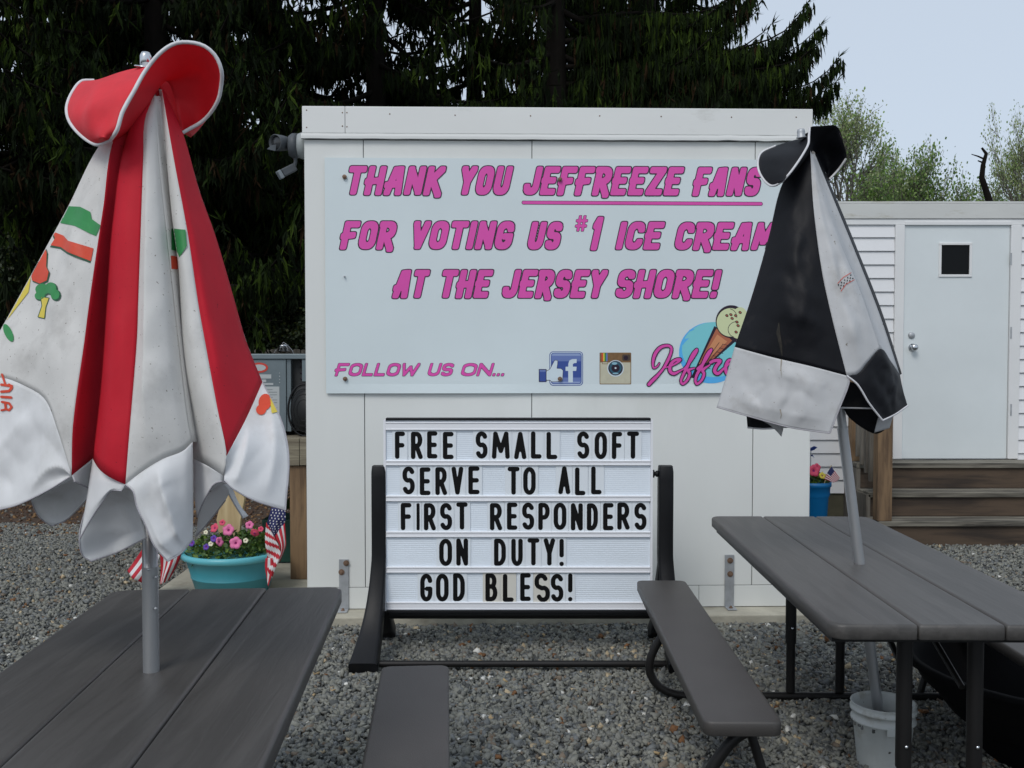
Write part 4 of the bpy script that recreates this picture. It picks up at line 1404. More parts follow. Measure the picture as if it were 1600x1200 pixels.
U1.decal('printed_shape', [('p', blob, 0)], M['p_orange'], um, off=.0035)
U1.decal('printed_shape', [('p', [(48, 430), (44, 456), (24, 482), (10, 500), (14, 492), (30, 458)], .5)], M['p_yellow'], um, off=.0025)
for dx, mm, of in ((1.5, 'p_dgreen', .0025), (0, 'p_green', .0035)):
    U1.decal('printed_shape', [('p', ell(66 + dx, 452 + dx, 11, 9, 16), dx * .6), ('p', ell(79 + dx, 450 + dx, 9, 9, 16), dx * .6), ('p', ell(86 + dx, 460 + dx, 7, 8, 16), dx * .6), ('p', ell(62 + dx, 462 + dx, 8, 6, 16), dx * .6)], M[mm], um, off=of)
U1.decal('printed_shape', [('p', [(64, 464), (76, 466), (71, 480), (69, 497), (60, 495), (66, 478)], 1.3)], M['p_dgreen'], um, off=.0025)
U1.decal('printed_shape', [('p', [(64, 464), (76, 466), (71, 480), (69, 497), (60, 495), (66, 478)], 0)], M['p_yellow'], um, off=.0035)
U1.decal('printed_shape', [('p', ell(13, 520, 6, 15, 20, -25), 0)], M['p_green'], um)
U1.decal('printed_shape', [('p', ell(414, 628, 10, 13, 16, 10), 0), ('p', ell(408, 640, 8, 8, 16), 0)], M['p_orange'], um)
U1.decal('printed_shape', [('p', [(422, 622), (430, 634), (438, 642), (425, 645)], .5)], M['p_yellow'], um)
# turned lettering "nia" at the frame's edge
U1.decal('printed_lettering', [('s', [(3, 585), (8, 600)], 1.6), ('s', [(2, 601), (18, 603)], 2.0), ('s', [(2, 612), (14, 611), (18, 606), (14, 601)], 2.0), ('s', [(2, 620), (17, 621)], 2.0), ('s', [(3, 628), (14, 630), (18, 636), (14, 641), (9, 639), (8, 632)], 1.8), ('s', [(2, 641), (8, 640)], 1.5)], M['p_orange'], um)
U1.panel('vent_cap_panel', M['fab_cap'], um, L=[(246, 128, .05), (262, 168, .07), (284, 212, .07)], R=[(280, 118, .08), (306, 150, .10), (300, 206, .08)], nu=8, nv=10, wr=.002)
# vent cap: a saddle shaped disc
rimA = [(226, 104, .02), (190, 112, .10), (147, 126, .16), (128, 127, .14), (114, 143, .10), (105, 165, .05), (106, 183, .01), (114, 198, -.02), (132, 216, -.06), (152, 226, -.10), (172, 219, -.14)]
diag = [(234, 100, -.02), (227, 112, -.07), (209, 143, -.12), (191, 176, -.15), (183, 203, -.16), (172, 219, -.14)]
U1.panel('vent_cap_panel', M['fab_cap'], um, L=rimA, R=diag, nu=14, nv=34, bulge=-.035, wr=.008, seed=40)
rimB = [(172, 219, -.14), (183, 203, -.16), (191, 176, -.155), (209, 143, -.13), (227, 111, -.10), (249, 84, -.09), (271, 69, -.08), (293, 66, -.07), (319, 72, -.06), (337, 88, -.05), (346, 110, -.04), (346, 130, -.02), (340, 158, .0), (319, 187, .03), (286, 207, .03)]
inn = [(176, 221, -.08), (200, 205, -.06), (225, 172, -.05), (246, 142, -.03), (258, 126, .02), (266, 134, .04), (274, 160, .06), (280, 185, .05), (286, 207, .03)]
U1.panel('vent_cap_panel', M['fab_cap'], um, L=rimB, R=inn, nu=16, nv=44, bulge=.0, wr=.006, seed=41, curve=lambda u, v: .05 * math.sin(math.pi * u) * (v > .35) * min(1, (v - .35) * 4) - .03 * math.sin(math.pi * u) * max(0, .35 - v))
U1.panel('vent_cap_panel', M['fab_cap'], um, L=[(172, 219, -.14), (190, 150, .04), (226, 104, .02), (249, 86, .0), (293, 68, .03), (330, 90, .08), (346, 125, .04)], R=[(147, 130, .16), (200, 118, .16), (226, 108, .14), (250, 100, .14), (290, 90, .12), (320, 110, .10), (346, 128, .04)], nu=10, nv=24, wr=.003, seed=42)
for rim in (rimA[2:], rimB):
    q = MB(); q.tube(crom(U1.w([(x, y, d - .003) for x, y, d in rim]), 50), .0046, 8); q.build('vent_piping', M['pipe_w'], um)

# ------------------------------------------------------------------ umbrella two: black and white, leaning
Y2 = F / 421.0
U2 = Cloth(Y2)
p0 = at(1374, 1112, Y2); p1 = at(1256, 200, Y2)
um2 = thing('folded_umbrella', 'closed black and white umbrella leaning left through the right picnic table', 'umbrella', (p0.x, Y2, p0.z), 'closed umbrellas through the picnic tables')
q = MB(); q.tube([p0, p0 + (p1 - p0) * .98], .0165, 20); q.build('pole', M['alu'], um2)
q = MB(); a_ = at(1313, 638, Y2); q.tube([at(1372, 1108, Y2), at(1316, 668, Y2)], .019, 20); q.build('pole_sleeve', M['alu'], um2)
q = MB(); q.lathe(at(1252, 214, Y2 - .02), [(.018, -.004), (.018, 0), (.0145, .002), (.0145, .02), (.012, .028), (.0001, .031)], 16, axis=(-.1, -.1, 1)); q.build('finial', M['galv'], um2)
BS = [(1148, 542, -.02), (1180, 551, -.09), (1210, 559, -.13), (1266, 572, -.18), (1323, 587, -.2)]
R1L = [(1262, 230, -.02), (1223, 286, 0), (1201, 371, 0), (1175, 462, 0), (1148, 542, -.02)]
R1R = [(1266, 235, -.05), (1271, 323, -.1), (1284, 423, -.15), (1301, 501, -.18), (1323, 587, -.2)]
U2.panel('canopy_panel', M['fab_k'], um2, L=R1L, R=R1R, B=BS, nu=34, nv=54, bulge=-.045, wr=.010, seed=51, curve=ridges(.009, 3, .5), label='black canopy panel')
WL = [(1268, 240, -.05), (1285, 300, -.07), (1312, 375, -.10), (1347, 460, -.13), (1376, 545, -.15)]
TB = [(1323, 587, -.2), (1340, 584, -.19), (1353, 570, -.18), (1376, 545, -.15)]
U2.panel('canopy_panel', M['fab_w2'], um2, L=R1R, R=WL, B=TB, nu=22, nv=50, bulge=-.03, wr=.007, seed=52, curve=ridges(.006, 4, .5), label='grey-white canopy panel')
WR = [(1273, 240, 0), (1308, 325, 0), (1338, 398, 0), (1374, 490, 0), (1406, 586, 0)]
U2.panel('canopy_panel', M['fab_w2'], um2, L=WL, R=WR, B=[(1376, 545, -.15), (1385, 558, -.1), (1396, 573, -.05), (1406, 586, 0)], nu=12, nv=30, bulge=.03, wr=.004, seed=53, label='narrow grey-white canopy panel')
U2.panel('canopy_panel', M['fab_k'], um2, L=WR, R=[(1277, 240, .03), (1313, 325, .04), (1343, 398, .05), (1379, 490, .05), (1409, 584, .04)], nu=5, nv=28, wr=0, label='black canopy edge')
hm = dict(hem_m=M['pipe_w'], hem_r=.0036)
U2.panel('valance_flap', M['fab_w2'], um2, L=[(1148, 542, -.02), (1134, 590, -.02), (1120, 636, -.03)], R=[(1323, 587, -.2), (1327, 597, -.2), (1311, 640, -.2), (1297, 677, -.2)], T=BS,
         B=[(1120, 636, -.03), (1175, 652, -.11), (1235, 668, -.17), (1297, 677, -.2)], nu=44, nv=30, bulge=-.015, wr=.008, seed=54, hem='BR', hem_m=M['pipe_g'], hem_r=.0022, label='grey-white valance flap')
U2.panel('valance_flap', M['fab_k'], um2, L=[(1323, 587, -.2), (1340, 601, -.2), (1358, 630, -.19), (1379, 657, -.17)], R=[(1406, 586, 0), (1411, 610, -.02), (1418, 634, -.02)], T=[(1323, 587, -.2), (1340, 584, -.19), (1356, 567, -.18), (1376, 545, -.15), (1392, 565, -.08), (1406, 586, 0)],
         B=[(1379, 657, -.17), (1399, 647, -.10), (1418, 634, -.02)], nu=30, nv=28, bulge=-.01, wr=.013, seed=55, hem='BL', label='black valance flap', **hm)
U2.panel('valance_flap', M['fab_k'], um2, L=[(1326, 596, -.17), (1318, 617, -.12), (1312, 637, -.1)], R=[(1342, 600, -.17), (1352, 618, -.15), (1365, 638, -.13)], nu=8, nv=8, wr=.002, hem='B', label='black valance flap', **hm)
U2.panel('valance_flap', M['fab_k'], um2, L=[(1316, 636, -.02), (1326, 652, .0)], R=[(1366, 638, -.05), (1394, 650, .0), (1390, 666, .02)], B=[(1326, 652, 0), (1345, 667, .01), (1370, 678, .02), (1390, 666, .02)], nu=10, nv=6, wr=.002, label='black valance flap')
U2.panel('valance_flap', M['fab_w2'], um2, L=[(1372, 652, -.04), (1366, 676, -.03)], R=[(1396, 648, -.04), (1390, 669, -.03)], nu=6, nv=6, wr=.001)
U2.panel('valance_flap', M['fab_w2'], um2, L=[(1150, 640, .05), (1200, 662, .04), (1221, 682, .03)], R=[(1222, 655, -.02), (1224, 668, -.0), (1221, 682, .03)], nu=8, nv=8, wr=.002)
U2.panel('valance_flap', M['fab_k'], um2, L=[(1166, 645, .08), (1168, 668, .08)], R=[(1235, 655, .06), (1232, 667, .06)], B=[(1168, 668, .08), (1195, 670, .08), (1232, 667, .06)], nu=8, nv=6, wr=.002, hem='B', label='black valance flap', **hm)
J1 = [(1274, 235, .05), (1330, 420, .14), (1370, 590, .18)]
J2 = [(1268, 235, .05), (1270, 420, .18), (1270, 580, .24)]
J3 = [(1262, 235, .04), (1215, 400, .12), (1185, 560, .16)]
for a, b, m_, sd in (([(1277, 240, .03), (1313, 325, .04), (1343, 398, .05), (1379, 490, .05), (1409, 584, .04)], J1, 'fab_k', 61), (J1, J2, 'fab_w2', 62), (J2, J3, 'fab_k', 63), (J3, R1L, 'fab_w2', 64)):
    U2.panel('canopy_panel', M[m_], um2, L=a, R=b, nu=12, nv=20, bulge=.03, wr=.004, seed=sd, label='rear canopy panel')
for k in range(8):
    an = k * math.pi / 4 + .3
    top = p0 + (p1 - p0) * .93; lo = p0 + (p1 - p0) * .60
    q = MB(); q.tube([top, lo + Vector((.07 * math.cos(an), .06 + .05 * math.sin(an), 0))], .004, 6); q.build('rib', M['galv'], um2)
stain = mat('dusty_stain', (.018, .016, .012), .8, .6, 60, col2=(.030, .027, .020), c2scale=70, c2lo=.5, c2hi=.6)
for st_, rr_ in (([(1217, 505), (1216, 520), (1220, 540), (1222, 556)], [.8, 3.0, 2.2, .6]),):
    U2.decal('stain', [('s', st_, rr_)], stain, um2, res=.8, off=.001)
ws = mat('grey_stain', (.30, .27, .22), .8, .3, 40)
for st_ in ([(1221, 562), (1220, 575), (1221, 590)], [(1219, 640), (1221, 648), (1219, 655)]):
    U2.decal('stain', [('s', st_, [.9, .6, .3])], ws, um2, res=.7, off=.002)
# small checkered print
rl = math.radians(-38)
for k in range(9):
    for j in range(3):
        if (k + j) % 2 == 0:
            cx = 1321.5 + (k - 4) * 2.4 + (j - 1) * 1.6; cy = 440 - (k - 4) * 1.9 + (j - 1) * 2.6
            U2.decal('check_square', [('p', [(cx - 1.1, cy - .6), (cx + .7, cy - 1.4), (cx + 1.1, cy + .6), (cx - .7, cy + 1.4)], 0)], M['letter'], um2, res=.7)
U2.decal('printed_line', [('s', [(1309, 443), (1318, 433), (1330, 426)], .45)], M['p_orange'], um2, res=.6)
U2.decal('printed_line', [('s', [(1314, 455), (1322, 444), (1335, 437)], .45)], M['p_orange'], um2, res=.6)
# vent cap
c1 = [(1262, 214, .0), (1241, 219, .05), (1212, 228, .10), (1192, 237, .10), (1185, 248, .06), (1185, 264, .02), (1192, 279, -.03), (1202, 289, -.07), (1211, 290, -.10), (1223, 283, -.13)]
c2 = [(1263, 213, -.05), (1263, 226, -.08), (1254, 242, -.11), (1242, 260, -.13), (1232, 273, -.14), (1223, 283, -.13)]
U2.panel('vent_cap_panel', M['fab_k'], um2, L=c1, R=c2, nu=12, nv=28, bulge=-.03, wr=.010, seed=70)
c3 = [(1223, 283, -.13), (1232, 273, -.14), (1242, 260, -.135), (1254, 242, -.12), (1263, 225, -.10), (1264, 212, -.08), (1265, 199, -.07), (1285, 197, -.06), (1307, 197, -.04), (1313, 213, -.02), (1320, 230, .0), (1322, 248, .02), (1310, 265, .04), (1296, 280, .04)]
c4 = [(1226, 284, -.08), (1240, 272, -.08), (1256, 252, -.06), (1266, 240, -.04), (1271, 236, .02), (1278, 245, .05), (1286, 262, .05), (1296, 280, .04)]
U2.panel('vent_cap_panel', M['fab_k'], um2, L=c3, R=c4, nu=14, nv=40, wr=.006, seed=71, curve=lambda u, v: .04 * math.sin(math.pi * u) * (v > .4))
U2.panel('vent_cap_panel', M['fab_k'], um2, L=[(1192, 240, .10), (1240, 222, .06), (1264, 206, .0), (1307, 198, -.02), (1320, 235, .02)], R=[(1205, 240, .14), (1245, 232, .14), (1268, 218, .12), (1300, 212, .10), (1318, 238, .06)], nu=8, nv=18, wr=.003, seed=72)
for rim in (c1[2:], c3[:7], c3[-3:]):
    q = MB(); q.tube(crom(U2.w([(x, y, d - .003) for x, y, d in rim]), 36), .0042, 8); q.build('vent_piping', M['pipe_w'], um2)

# bucket that holds the leaning pole
bc = Vector((at(1370, 1150, Y2).x, Y2 - .06, 0))
bu = thing('plastic_bucket', 'dirty white plastic bucket of gravel holding the leaning umbrella pole', 'bucket', bc)
hb = at(1377, 1092, Y2).z + .0
hb = max(.24, min(.34, hb))
q = MB(); q.lathe(bc, [(a_ * .87, b_) for a_, b_ in [(.10, .0), (.103, .006), (.122, hb - .07), (.124, hb - .068), (.132, hb - .066), (.132, hb - .058), (.126, hb - .056), (.127, hb - .03), (.135, hb - .028), (.135, hb - .02), (.129, hb - .018), (.131, hb - .004), (.134, hb), (.130, hb + .002), (.124, hb - .01), (.118, hb - .09), (.0001, hb - .09)]], 36)
q.build('pail', M['bucket'], bu)
q = MB(); q.box(bc.x - .03, bc.x + .03, bc.y - .119, bc.y - .113, hb - .086, hb - .058); q.build('handle_lug', M['bucket'], bu, bevel=.002)
q = MB()
for k in range(150):
    a = random.uniform(0, 6.28); r = .100 * math.sqrt(random.random())
    if (r < .03): r += .03
    cx, cy, cz = bc.x + r * math.cos(a), bc.y + r * math.sin(a), hb - .085 + random.uniform(0, .012)
    s = random.uniform(.006, .012)
    vs = [Vector((cx + sx * s * random.uniform(.6, 1.1), cy + sy * s * random.uniform(.6, 1.1), cz + sz * s * random.uniform(.4, .8))) for sz in (-1, 1) for sy in (-1, 1) for sx in (-1, 1)]
    q.add(vs, [(0, 2, 3, 1), (4, 5, 7, 6), (0, 1, 5, 4), (2, 6, 7, 3), (0, 4, 6, 2), (1, 3, 7, 5)], random.choice([0, 1, 2, 2, 3]))
q.build('ballast_gravel', [gm[0], gm[1], gm[2], gm[5]], None, kind='stuff')

# ------------------------------------------------------------------ planters, flowers, flags
def leaf_clump(mb, c, rx, ry, rz, n, size, mi=(0, 1)):
    for _ in range(n):
        a = random.uniform(0, 6.28); e = math.acos(random.uniform(-.15, 1)); rr = random.uniform(.55, 1)
        p = Vector(c) + Vector((rx * math.sin(e) * math.cos(a) * rr, ry * math.sin(e) * math.sin(a) * rr, rz * math.cos(e) * rr))
        d = Vector((random.gauss(0, 1), random.gauss(0, 1), random.gauss(.3, .8))).normalized()
        s = d.cross(Vector((random.gauss(0, 1), random.gauss(0, 1), random.gauss(0, 1)))).normalized()
        L = size * random.uniform(.6, 1.3); w = L * .32
        n_ = d.cross(s)
        mb.add([p, p + d * L * .45 + s * w + n_ * .1 * L, p + d * L, p + d * L * .45 - s * w + n_ * .1 * L], [(0, 1, 2), (0, 2, 3)], random.choice(mi))


def petunia(c, d, r, m, parent, name='flower'):
    d = Vector(d).normalized()
    a = d.orthogonal().normalized(); b = d.cross(a)
    N = 30
    vs = [Vector(c)]
    for ring, (rr, off) in enumerate(((.22, .28), (.6, .48), (1.0, .42))):
        for k in range(N):
            t = 2 * math.pi * k / N
            lobe = 1 - (.17 * abs(math.sin(2.5 * t)) ** .6 if ring == 2 else 0) * 1
            lobe = .83 + .17 * (abs(math.cos(2.5 * t)) ** .7) if ring == 2 else 1
            wv = .06 * math.sin(5 * t + 1) if ring == 2 else 0
            vs.append(Vector(c) + (a * math.cos(t) + b * math.sin(t)) * (r * rr * lobe) + d * (r * (off + wv)))
    fs, ms = [], []
    for k in range(N):
        k2 = (k + 1) % N
        fs.append((0, 1 + k, 1 + k2)); ms.append(1)
        for q_ in range(2):
            o = 1 + q_ * N
            fs.append((o + k, o + N + k, o + N + k2, o + k2)); ms.append(0)
    mb = MB(); mb.add(vs, fs, ms, True)
    return mb.build(name, [m, M['pet_dark']], parent, solid=.001)


PY = 5.95
pc = Vector((at(364, 880, PY).x, PY, .06))
sc_ = F / PY
ptop = at(364, 858, PY).z
pl = thing('flower_planter', 'round turquoise plastic planter of pink petunias on the concrete pad', 'planter', pc, 'plastic flower planters')
rt = .325
q = MB(); q.lathe(pc, [(.20, 0), (.215, .004), (.245, .10), (.249, .102), (.249, .108), (.247, .11), (.277, ptop - .06 - .045), (.285, ptop - .06 - .04), (.272, ptop - .075), (.20, ptop - .1), (.0001, ptop - .1)], 48)
q.build('pot', M['turq'], pl)
q = MB(); q.lathe(pc, [(.278, ptop - .105), (.300, ptop - .098), (.308, ptop - .085), (.306, ptop - .068), (.294, ptop - .06), (.283, ptop - .062), (.277, ptop - .075)], 48); q.build('rim', M['turq_rim'], pl)
q = MB(); q.lathe(pc + Vector((0, 0, ptop - .10)), [(.272, 0), (.0001, .02)], 24); q.build('potting_soil', M['soil'], pl)
pt = thing('petunia_plant', 'bushy petunia plant with pink, coral and purple flowers in turquoise planter', 'flowers', pc + Vector((0, 0, ptop - .09)))
q = MB(); leaf_clump(q, pc + Vector((0, 0, ptop - .09)), .30, .27, .13, 1500, .034, (0, 0, 1)); leaf_clump(q, pc + Vector((.12, .02, ptop - .06)), .15, .15, .14, 350, .03, (0, 1)); q.build('foliage', [M['leaf'], M['leaf_l']], pt, kind='stuff')
for (x, y, m_, r, dx, dy) in ((358, 829, 'pet_pink', .037, -.05, -.9), (369, 849, 'pet_pink', .038, .05, -1), (337, 826, 'pet_red', .030, -.3, -.6), (341, 847, 'pet_pink', .030, .9, -.5), (390, 821, 'pet_pink', .026, .2, -.8),
                              (397, 834, 'pet_red', .028, .1, .9), (317, 820, 'pet_red', .020, 0, -.6), (335, 842, 'pet_purple', .022, -.2, -1), (323, 855, 'pet_purple', .020, -.1, -1), (301, 849, 'pet_purple', .022, -.4, -1),
                              (384, 845, 'pet_white', .016, .3, -1), (330, 850, 'pet_white', .016, 0, -1), (348, 817, 'pet_red', .02, 0, -1), (408, 827, 'pet_red', .018, 0, -1), (322, 832, 'pet_white', .014, 0, -1)):
    yy = PY - .20 + (y < 832) * .12
    petunia(at(x, y, yy), (dx, dy, .35), r, M[m_], pt)
# cut pale board standing in the planter
sw = PY + .06
q = MB()
q.prism([(at(338, 812, sw).x, at(338, 812, sw).z), (at(346, 858, sw).x, at(346, 858, sw).z), (at(372, 858, sw).x, at(372, 858, sw).z), (at(376, 812, sw).x, at(376, 812, sw).z), (at(382, 780, sw).x, at(382, 780, sw).z), (at(370, 740, sw).x, at(370, 740, sw).z), (at(356, 740, sw).x, at(356, 740, sw).z)],
        lambda u, d, z: Vector((u, sw + d, z)), 0, .04)
q.build('wooden_board', M['pale_wood'], None, bevel=.003, label='pale cut wooden board standing up among the petunias', category='board')


# right flag hangs in folds: two overlapping leaves of one cloth
def hang_flag():
    Yc = PY - .29
    cl = Cloth(Yc)
    t = thing('small_flag', 'small stars and stripes flag hanging over the right rim of the turquoise planter', 'flag', at(430, 800, Yc), 'small stars and stripes flags')
    # canton leaf
    vs, fs = cl.patch([(424, 793, 0), (419, 812, 0), (417, 822, 0), (427, 838, 0)], [(446, 795, -.01), (446, 812, -.01), (444, 818, 0), (429, 838, 0)], nu=14, nv=22, wr=.001, curve=lambda u, v: .01 * math.sin(u * 9))
    ms = [(1 if (i % 3 == 1 and j % 4 == 1 and True) or (i % 3 == 2 and j % 4 == 3) else 0) for j in range(22) for i in range(14)]
    q = MB(); q.add(vs, fs, ms, True); q.build('star_field', [M['fl_blue'], M['fl_white']], t, solid=.0008)
    # stripes left: run down to the right
    vs, fs = cl.patch([(416, 816, 0), (414, 840, 0), (417, 865, 0), (415, 880, 0)], [(428, 838, -.006), (436, 855, -.02), (438, 868, -.01), (424, 905, 0)], nu=10, nv=26, wr=.001, curve=lambda u, v: .012 * math.sin(u * 6 + v * 8))
    ms = [int((j + i * .5) / 2.6) % 2 for j in range(26) for i in range(10)]
    q = MB(); q.add(vs, fs, ms, True); q.build('stripe_fold', [M['fl_red'], M['fl_white']], t, solid=.0008)
    vs, fs = cl.patch([(429, 838, .004), (437, 855, -.01), (436, 868, 0), (428, 878, 0)], [(445, 817, 0), (446, 835, 0), (446, 854, 0), (436, 880, .0)], nu=12, nv=24, wr=.001, curve=lambda u, v: .014 * math.sin(u * 8 + 1))
    ms = [(int(i / 2.4) + 0) % 2 for j in range(24) for i in range(12)]
    q = MB(); q.add(vs, fs, ms, True); q.build('stripe_fold', [M['fl_red'], M['fl_white']], t, solid=.0008)
    vs, fs = cl.patch([(415, 872, 0), (414, 885, 0), (417, 905, 0)], [(426, 872, -.01), (426, 892, -.01), (419, 917, 0)], nu=6, nv=16, wr=.001)
    ms = [(int(i / 2)) % 2 for j in range(16) for i in range(6)]
    q = MB(); q.add(vs, fs, ms, True); q.build('stripe_fold', [M['fl_red'], M['fl_white']], t, solid=.0008)
    q = MB(); q.tube([at(437, 760, Yc + .01), at(436, 800, Yc + .01), at(420, 870, Yc + .02)], .004, 8); q.build('flag_stick', M['pale_wood'], t)


hang_flag()
Yc = PY - .15
cl = Cloth(Yc)
t = thing('small_flag', 'small striped flag drooping behind the silver pole of the red umbrella', 'flag', at(240, 870, Yc), 'small stars and stripes flags')
for (L, R, n) in (([(228, 850, 0), (212, 872, 0), (197, 893, 0)], [(250, 868, -.02), (240, 895, -.02), (225, 915, -.02)], 6), ([(250, 856, -.02), (250, 885, -.02), (248, 914, -.02)], [(286, 850, 0), (280, 875, 0), (262, 908, 0)], 7)):
    vs, fs = cl.patch(L, R, nu=n * 2, nv=16, wr=.002, curve=lambda u, v: .02 * math.sin(u * 6 + v * 2))
    ms = [(i // 2) % 2 for j in range(16) for i in range(n * 2)]
    q = MB(); q.add(vs, fs, ms, True); q.build('stripe_fold', [M['fl_red'], M['fl_white']], t, solid=.0008)
q = MB(); q.tube([at(292, 852, Yc + .01), at(262, 858, Yc + .0), at(226, 848, Yc + .01)], .004, 8); q.build('flag_stick', M['pale_wood'], t)

# ------------------------------------------------------------------ left rear: green box, posts, cabinet, picket fence
gy = 6.75
a = at(436, 812, gy); b = at(453, 901, gy)
q = MB(); q.box(a.x - .12, b.x + .04, gy, gy + .3, .06, a.z); gb = q.build('green_box', M['green_box'], None, bevel=.006, label='dark green metal box behind the hanging flag, beside the wooden post', category='box')
wy = 6.25
st = thing('cabinet_stand', 'weathered wooden platform on posts carrying the grey cooling unit', 'stand', (at(466, 900, wy).x, wy, .06))
xa, xb = at(453, 800, wy).x, at(479, 800, wy).x
q = MB(); q.box(xa, xb, wy, wy + .09, .06, at(460, 728, wy).z); q.build('post', M['post'], st, bevel=.003)
q = MB(); q.box(xa - .62, xa - .53, wy + .6, wy + .69, .0, at(460, 728, wy).z); q.build('post', M['post'], st, bevel=.003)
zt_, zb_ = at(460, 685, wy).z, at(460, 727, wy).z
xs_ = at(469, 700, wy).x
q = MB(); q.box(xa - 1.35, xs_ - .002, wy - .02, wy + .03, zb_, zt_); q.build('beam', M['beam'], st, bevel=.003)
q = MB(); q.box(xs_ + .001, xb + .015, wy - .02, wy + .9, zb_ + .002, zt_); q.build('beam', M['beam'], st, bevel=.003)
for k in range(6):
    q = MB(); q.box(xa - 1.35, xb + .02, wy + .032 + k * .145, wy + .032 + k * .145 + .138, zt_ - .03, zt_ + .002); q.build('deck_board', M['beam'], st, bevel=.002)
uy = 6.42
cz0 = zt_ + .03; cz1 = at(440, 553, uy).z
cu = thing('cooling_unit', 'grey metal cooling unit with red oval badge and paper label on wooden stand', 'cooling unit', (at(430, 680, uy).x, uy, cz0))
x0, x1 = at(330, 600, uy).x, at(447, 600, uy).x
q = MB(); q.box(x0, x1, uy, uy + .5, cz0, cz1 - .035); q.build('cabinet', M['unit'], cu, bevel=.004)
q = MB(); q.box(x0 - .01, at(492, 600, uy).x, uy - .012, uy + .55, cz1 - .033, cz1); q.build('cabinet_lid', M['unit'], cu, bevel=.003)
q = MB(); q.box(x1 + .002, x1 + .03, uy + .01, uy + .5, cz0, cz1 - .035); q.build('corner_post', M['unit'], cu, bevel=.002)
q = MB(); q.box(x1 + .031, at(490, 600, uy).x, uy + .06, uy + .5, cz0, cz1 - .035); q.build('coil', M['unit_d'], cu)
q = MB(); q.box(at(472, 600, uy).x, at(492, 600, uy).x, uy + .0, uy + .05, at(480, 596, uy).z, cz1 - .035); q.build('access_panel', M['unit'], cu, bevel=.002)
q = MB()
for k in range(5):
    q.lathe((at(468, 600, uy).x, uy + .058, at(468, 565 + k * 9, uy).z), [(.008, .001), (.008, -.001)], 8, axis=(0, 1, 0))
q.build('vent_hole', M['ink'], cu)
cfr = lambda u, d, z: Vector((u, uy + d, z))
q = MB()
ec = [(at(x, y, uy).x, at(x, y, uy).z) for x, y in ell(405, 574.5, 14, 8, 28)]
ec2 = [(at(x, y, uy).x, at(x, y, uy).z) for x, y in ell(405, 574.5, 10.5, 5, 28)]
put_flat(q, [('p', ec, 0)], cfr, -.002, .003, 0); put_flat(q, [('p', ec2, 0)], cfr, -.003, .003, 1)
q.build('badge', [M['badge'], M['paper']], cu)


def uz(x, y): p = at(x, y, uy); return p.x, p.z


for (xx0, yy0, xx1, yy1) in ((400, 585, 424, 591.5), (400, 593, 416, 597), (400, 598.5, 427, 601.5)):
    q = MB(); (ax_, az_), (bx2, bz2) = uz(xx0, yy0), uz(xx1, yy1); q.box(ax_, bx2, uy - .002, uy, bz2, az_); q.build('label', M['paper'], cu)
q = MB(); (ax_, az_), (bx2, bz2) = uz(392, 604), uz(437, 660); q.box(ax_, bx2, uy - .002, uy, bz2, az_)
for k in range(11):
    zz = az_ - .02 - k * .017
    q.box(ax_ + .06, bx2 - .015 - .03 * (k % 3 == 0), uy - .003, uy - .0022, zz - .002, zz + .002, 1)
q.build('label', [M['paper'], M['paper_ln']], cu)
q = MB()
for k in range(4):
    q.lathe((at(437, 600, uy).x, uy, at(437, 583 + k * 5, uy).z), [(.004, .001), (.003, -.002), (.0001, -.0025)], 8, axis=(0, 1, 0))
q.build('status_dots', M['paper'], cu)
fan = MB()
fc = at(478, 640, uy)
for r_ in (.17, .14, .105, .07):
    pts = [fc + Vector((r_ * .62 * math.cos(t), -.05 - .03 * (1 - (r_ / .17) ** 2), r_ * math.sin(t))) for t in [2 * math.pi * i / 30 for i in range(31)]]
    fan.tube(pts, .007 if r_ > .16 else .003, 6)
fan.build('fan_guard', M['black'], cu)
q = MB(); q.lathe(fc + Vector((0, -.02, 0)), [(.155, .0), (.155, .04)], 24, axis=(0, 1, 0), sx=.62); q.build('fan_housing', M['unit_d'], cu)
# small roof ventilator behind
vy = 10.9
c = at(443, 548, vy)
vt = thing('chrome_bell', 'small shiny domed cap with wire bail on the picket fence top', 'cap', c)
q = MB(); q.lathe(c, [(.06, -.03), (.082, 0), (.068, .028), (.071, .031), (.054, .052), (.057, .055), (.03, .074), (.0001, .082)], 20); q.build('dome', M['chrome'], vt)
q = MB(); q.tube([c + Vector((-.11, 0, -.03)), c + Vector((-.09, 0, .0)), c + Vector((-.03, 0, .05)), c + Vector((.0, 0, .095)), c + Vector((.05, 0, .06)), c + Vector((.1, 0, 0)), c + Vector((.11, 0, -.03))], .004, 6); q.build('bail_wire', M['galv'], vt)
fy = 11.0
pf = thing('picket_fence', 'dark weathered picket fence behind the grey cooling unit', 'fence', (at(420, 600, fy).x, fy, 0))
xf = at(300, 548, fy).x; k = 0
pk = None
while xf < -1.6:
    hgt = at(430, 546, fy).z + random.uniform(-.006, .006)
    if pk is None or random.random() < .0:
        q = MB(); q.prism([(xf, 0), (xf + .078, 0), (xf + .078, hgt - .012), (xf + .064, hgt), (xf + .014, hgt), (xf, hgt - .012)], lambda u, d, z: Vector((u, fy + d, z)), 0, .02)
        pk = q.build('picket', M['grey_wood'], pf, base=(xf, fy, 0))
    else:
        o = pk.copy(); COL.objects.link(o); o.parent = pf; o.location = Vector((xf, fy, random.uniform(-.008, .004))) - pf.location
    xf += .088
q = MB(); q.box(at(300, 548, fy).x, -1.6, fy + .022, fy + .06, 1.25, 1.33); q.build('rail', M['grey_wood'], pf)
q = MB(); q.box(at(300, 548, fy).x, -1.6, fy + .022, fy + .06, .25, .33); q.build('rail', M['grey_wood'], pf)

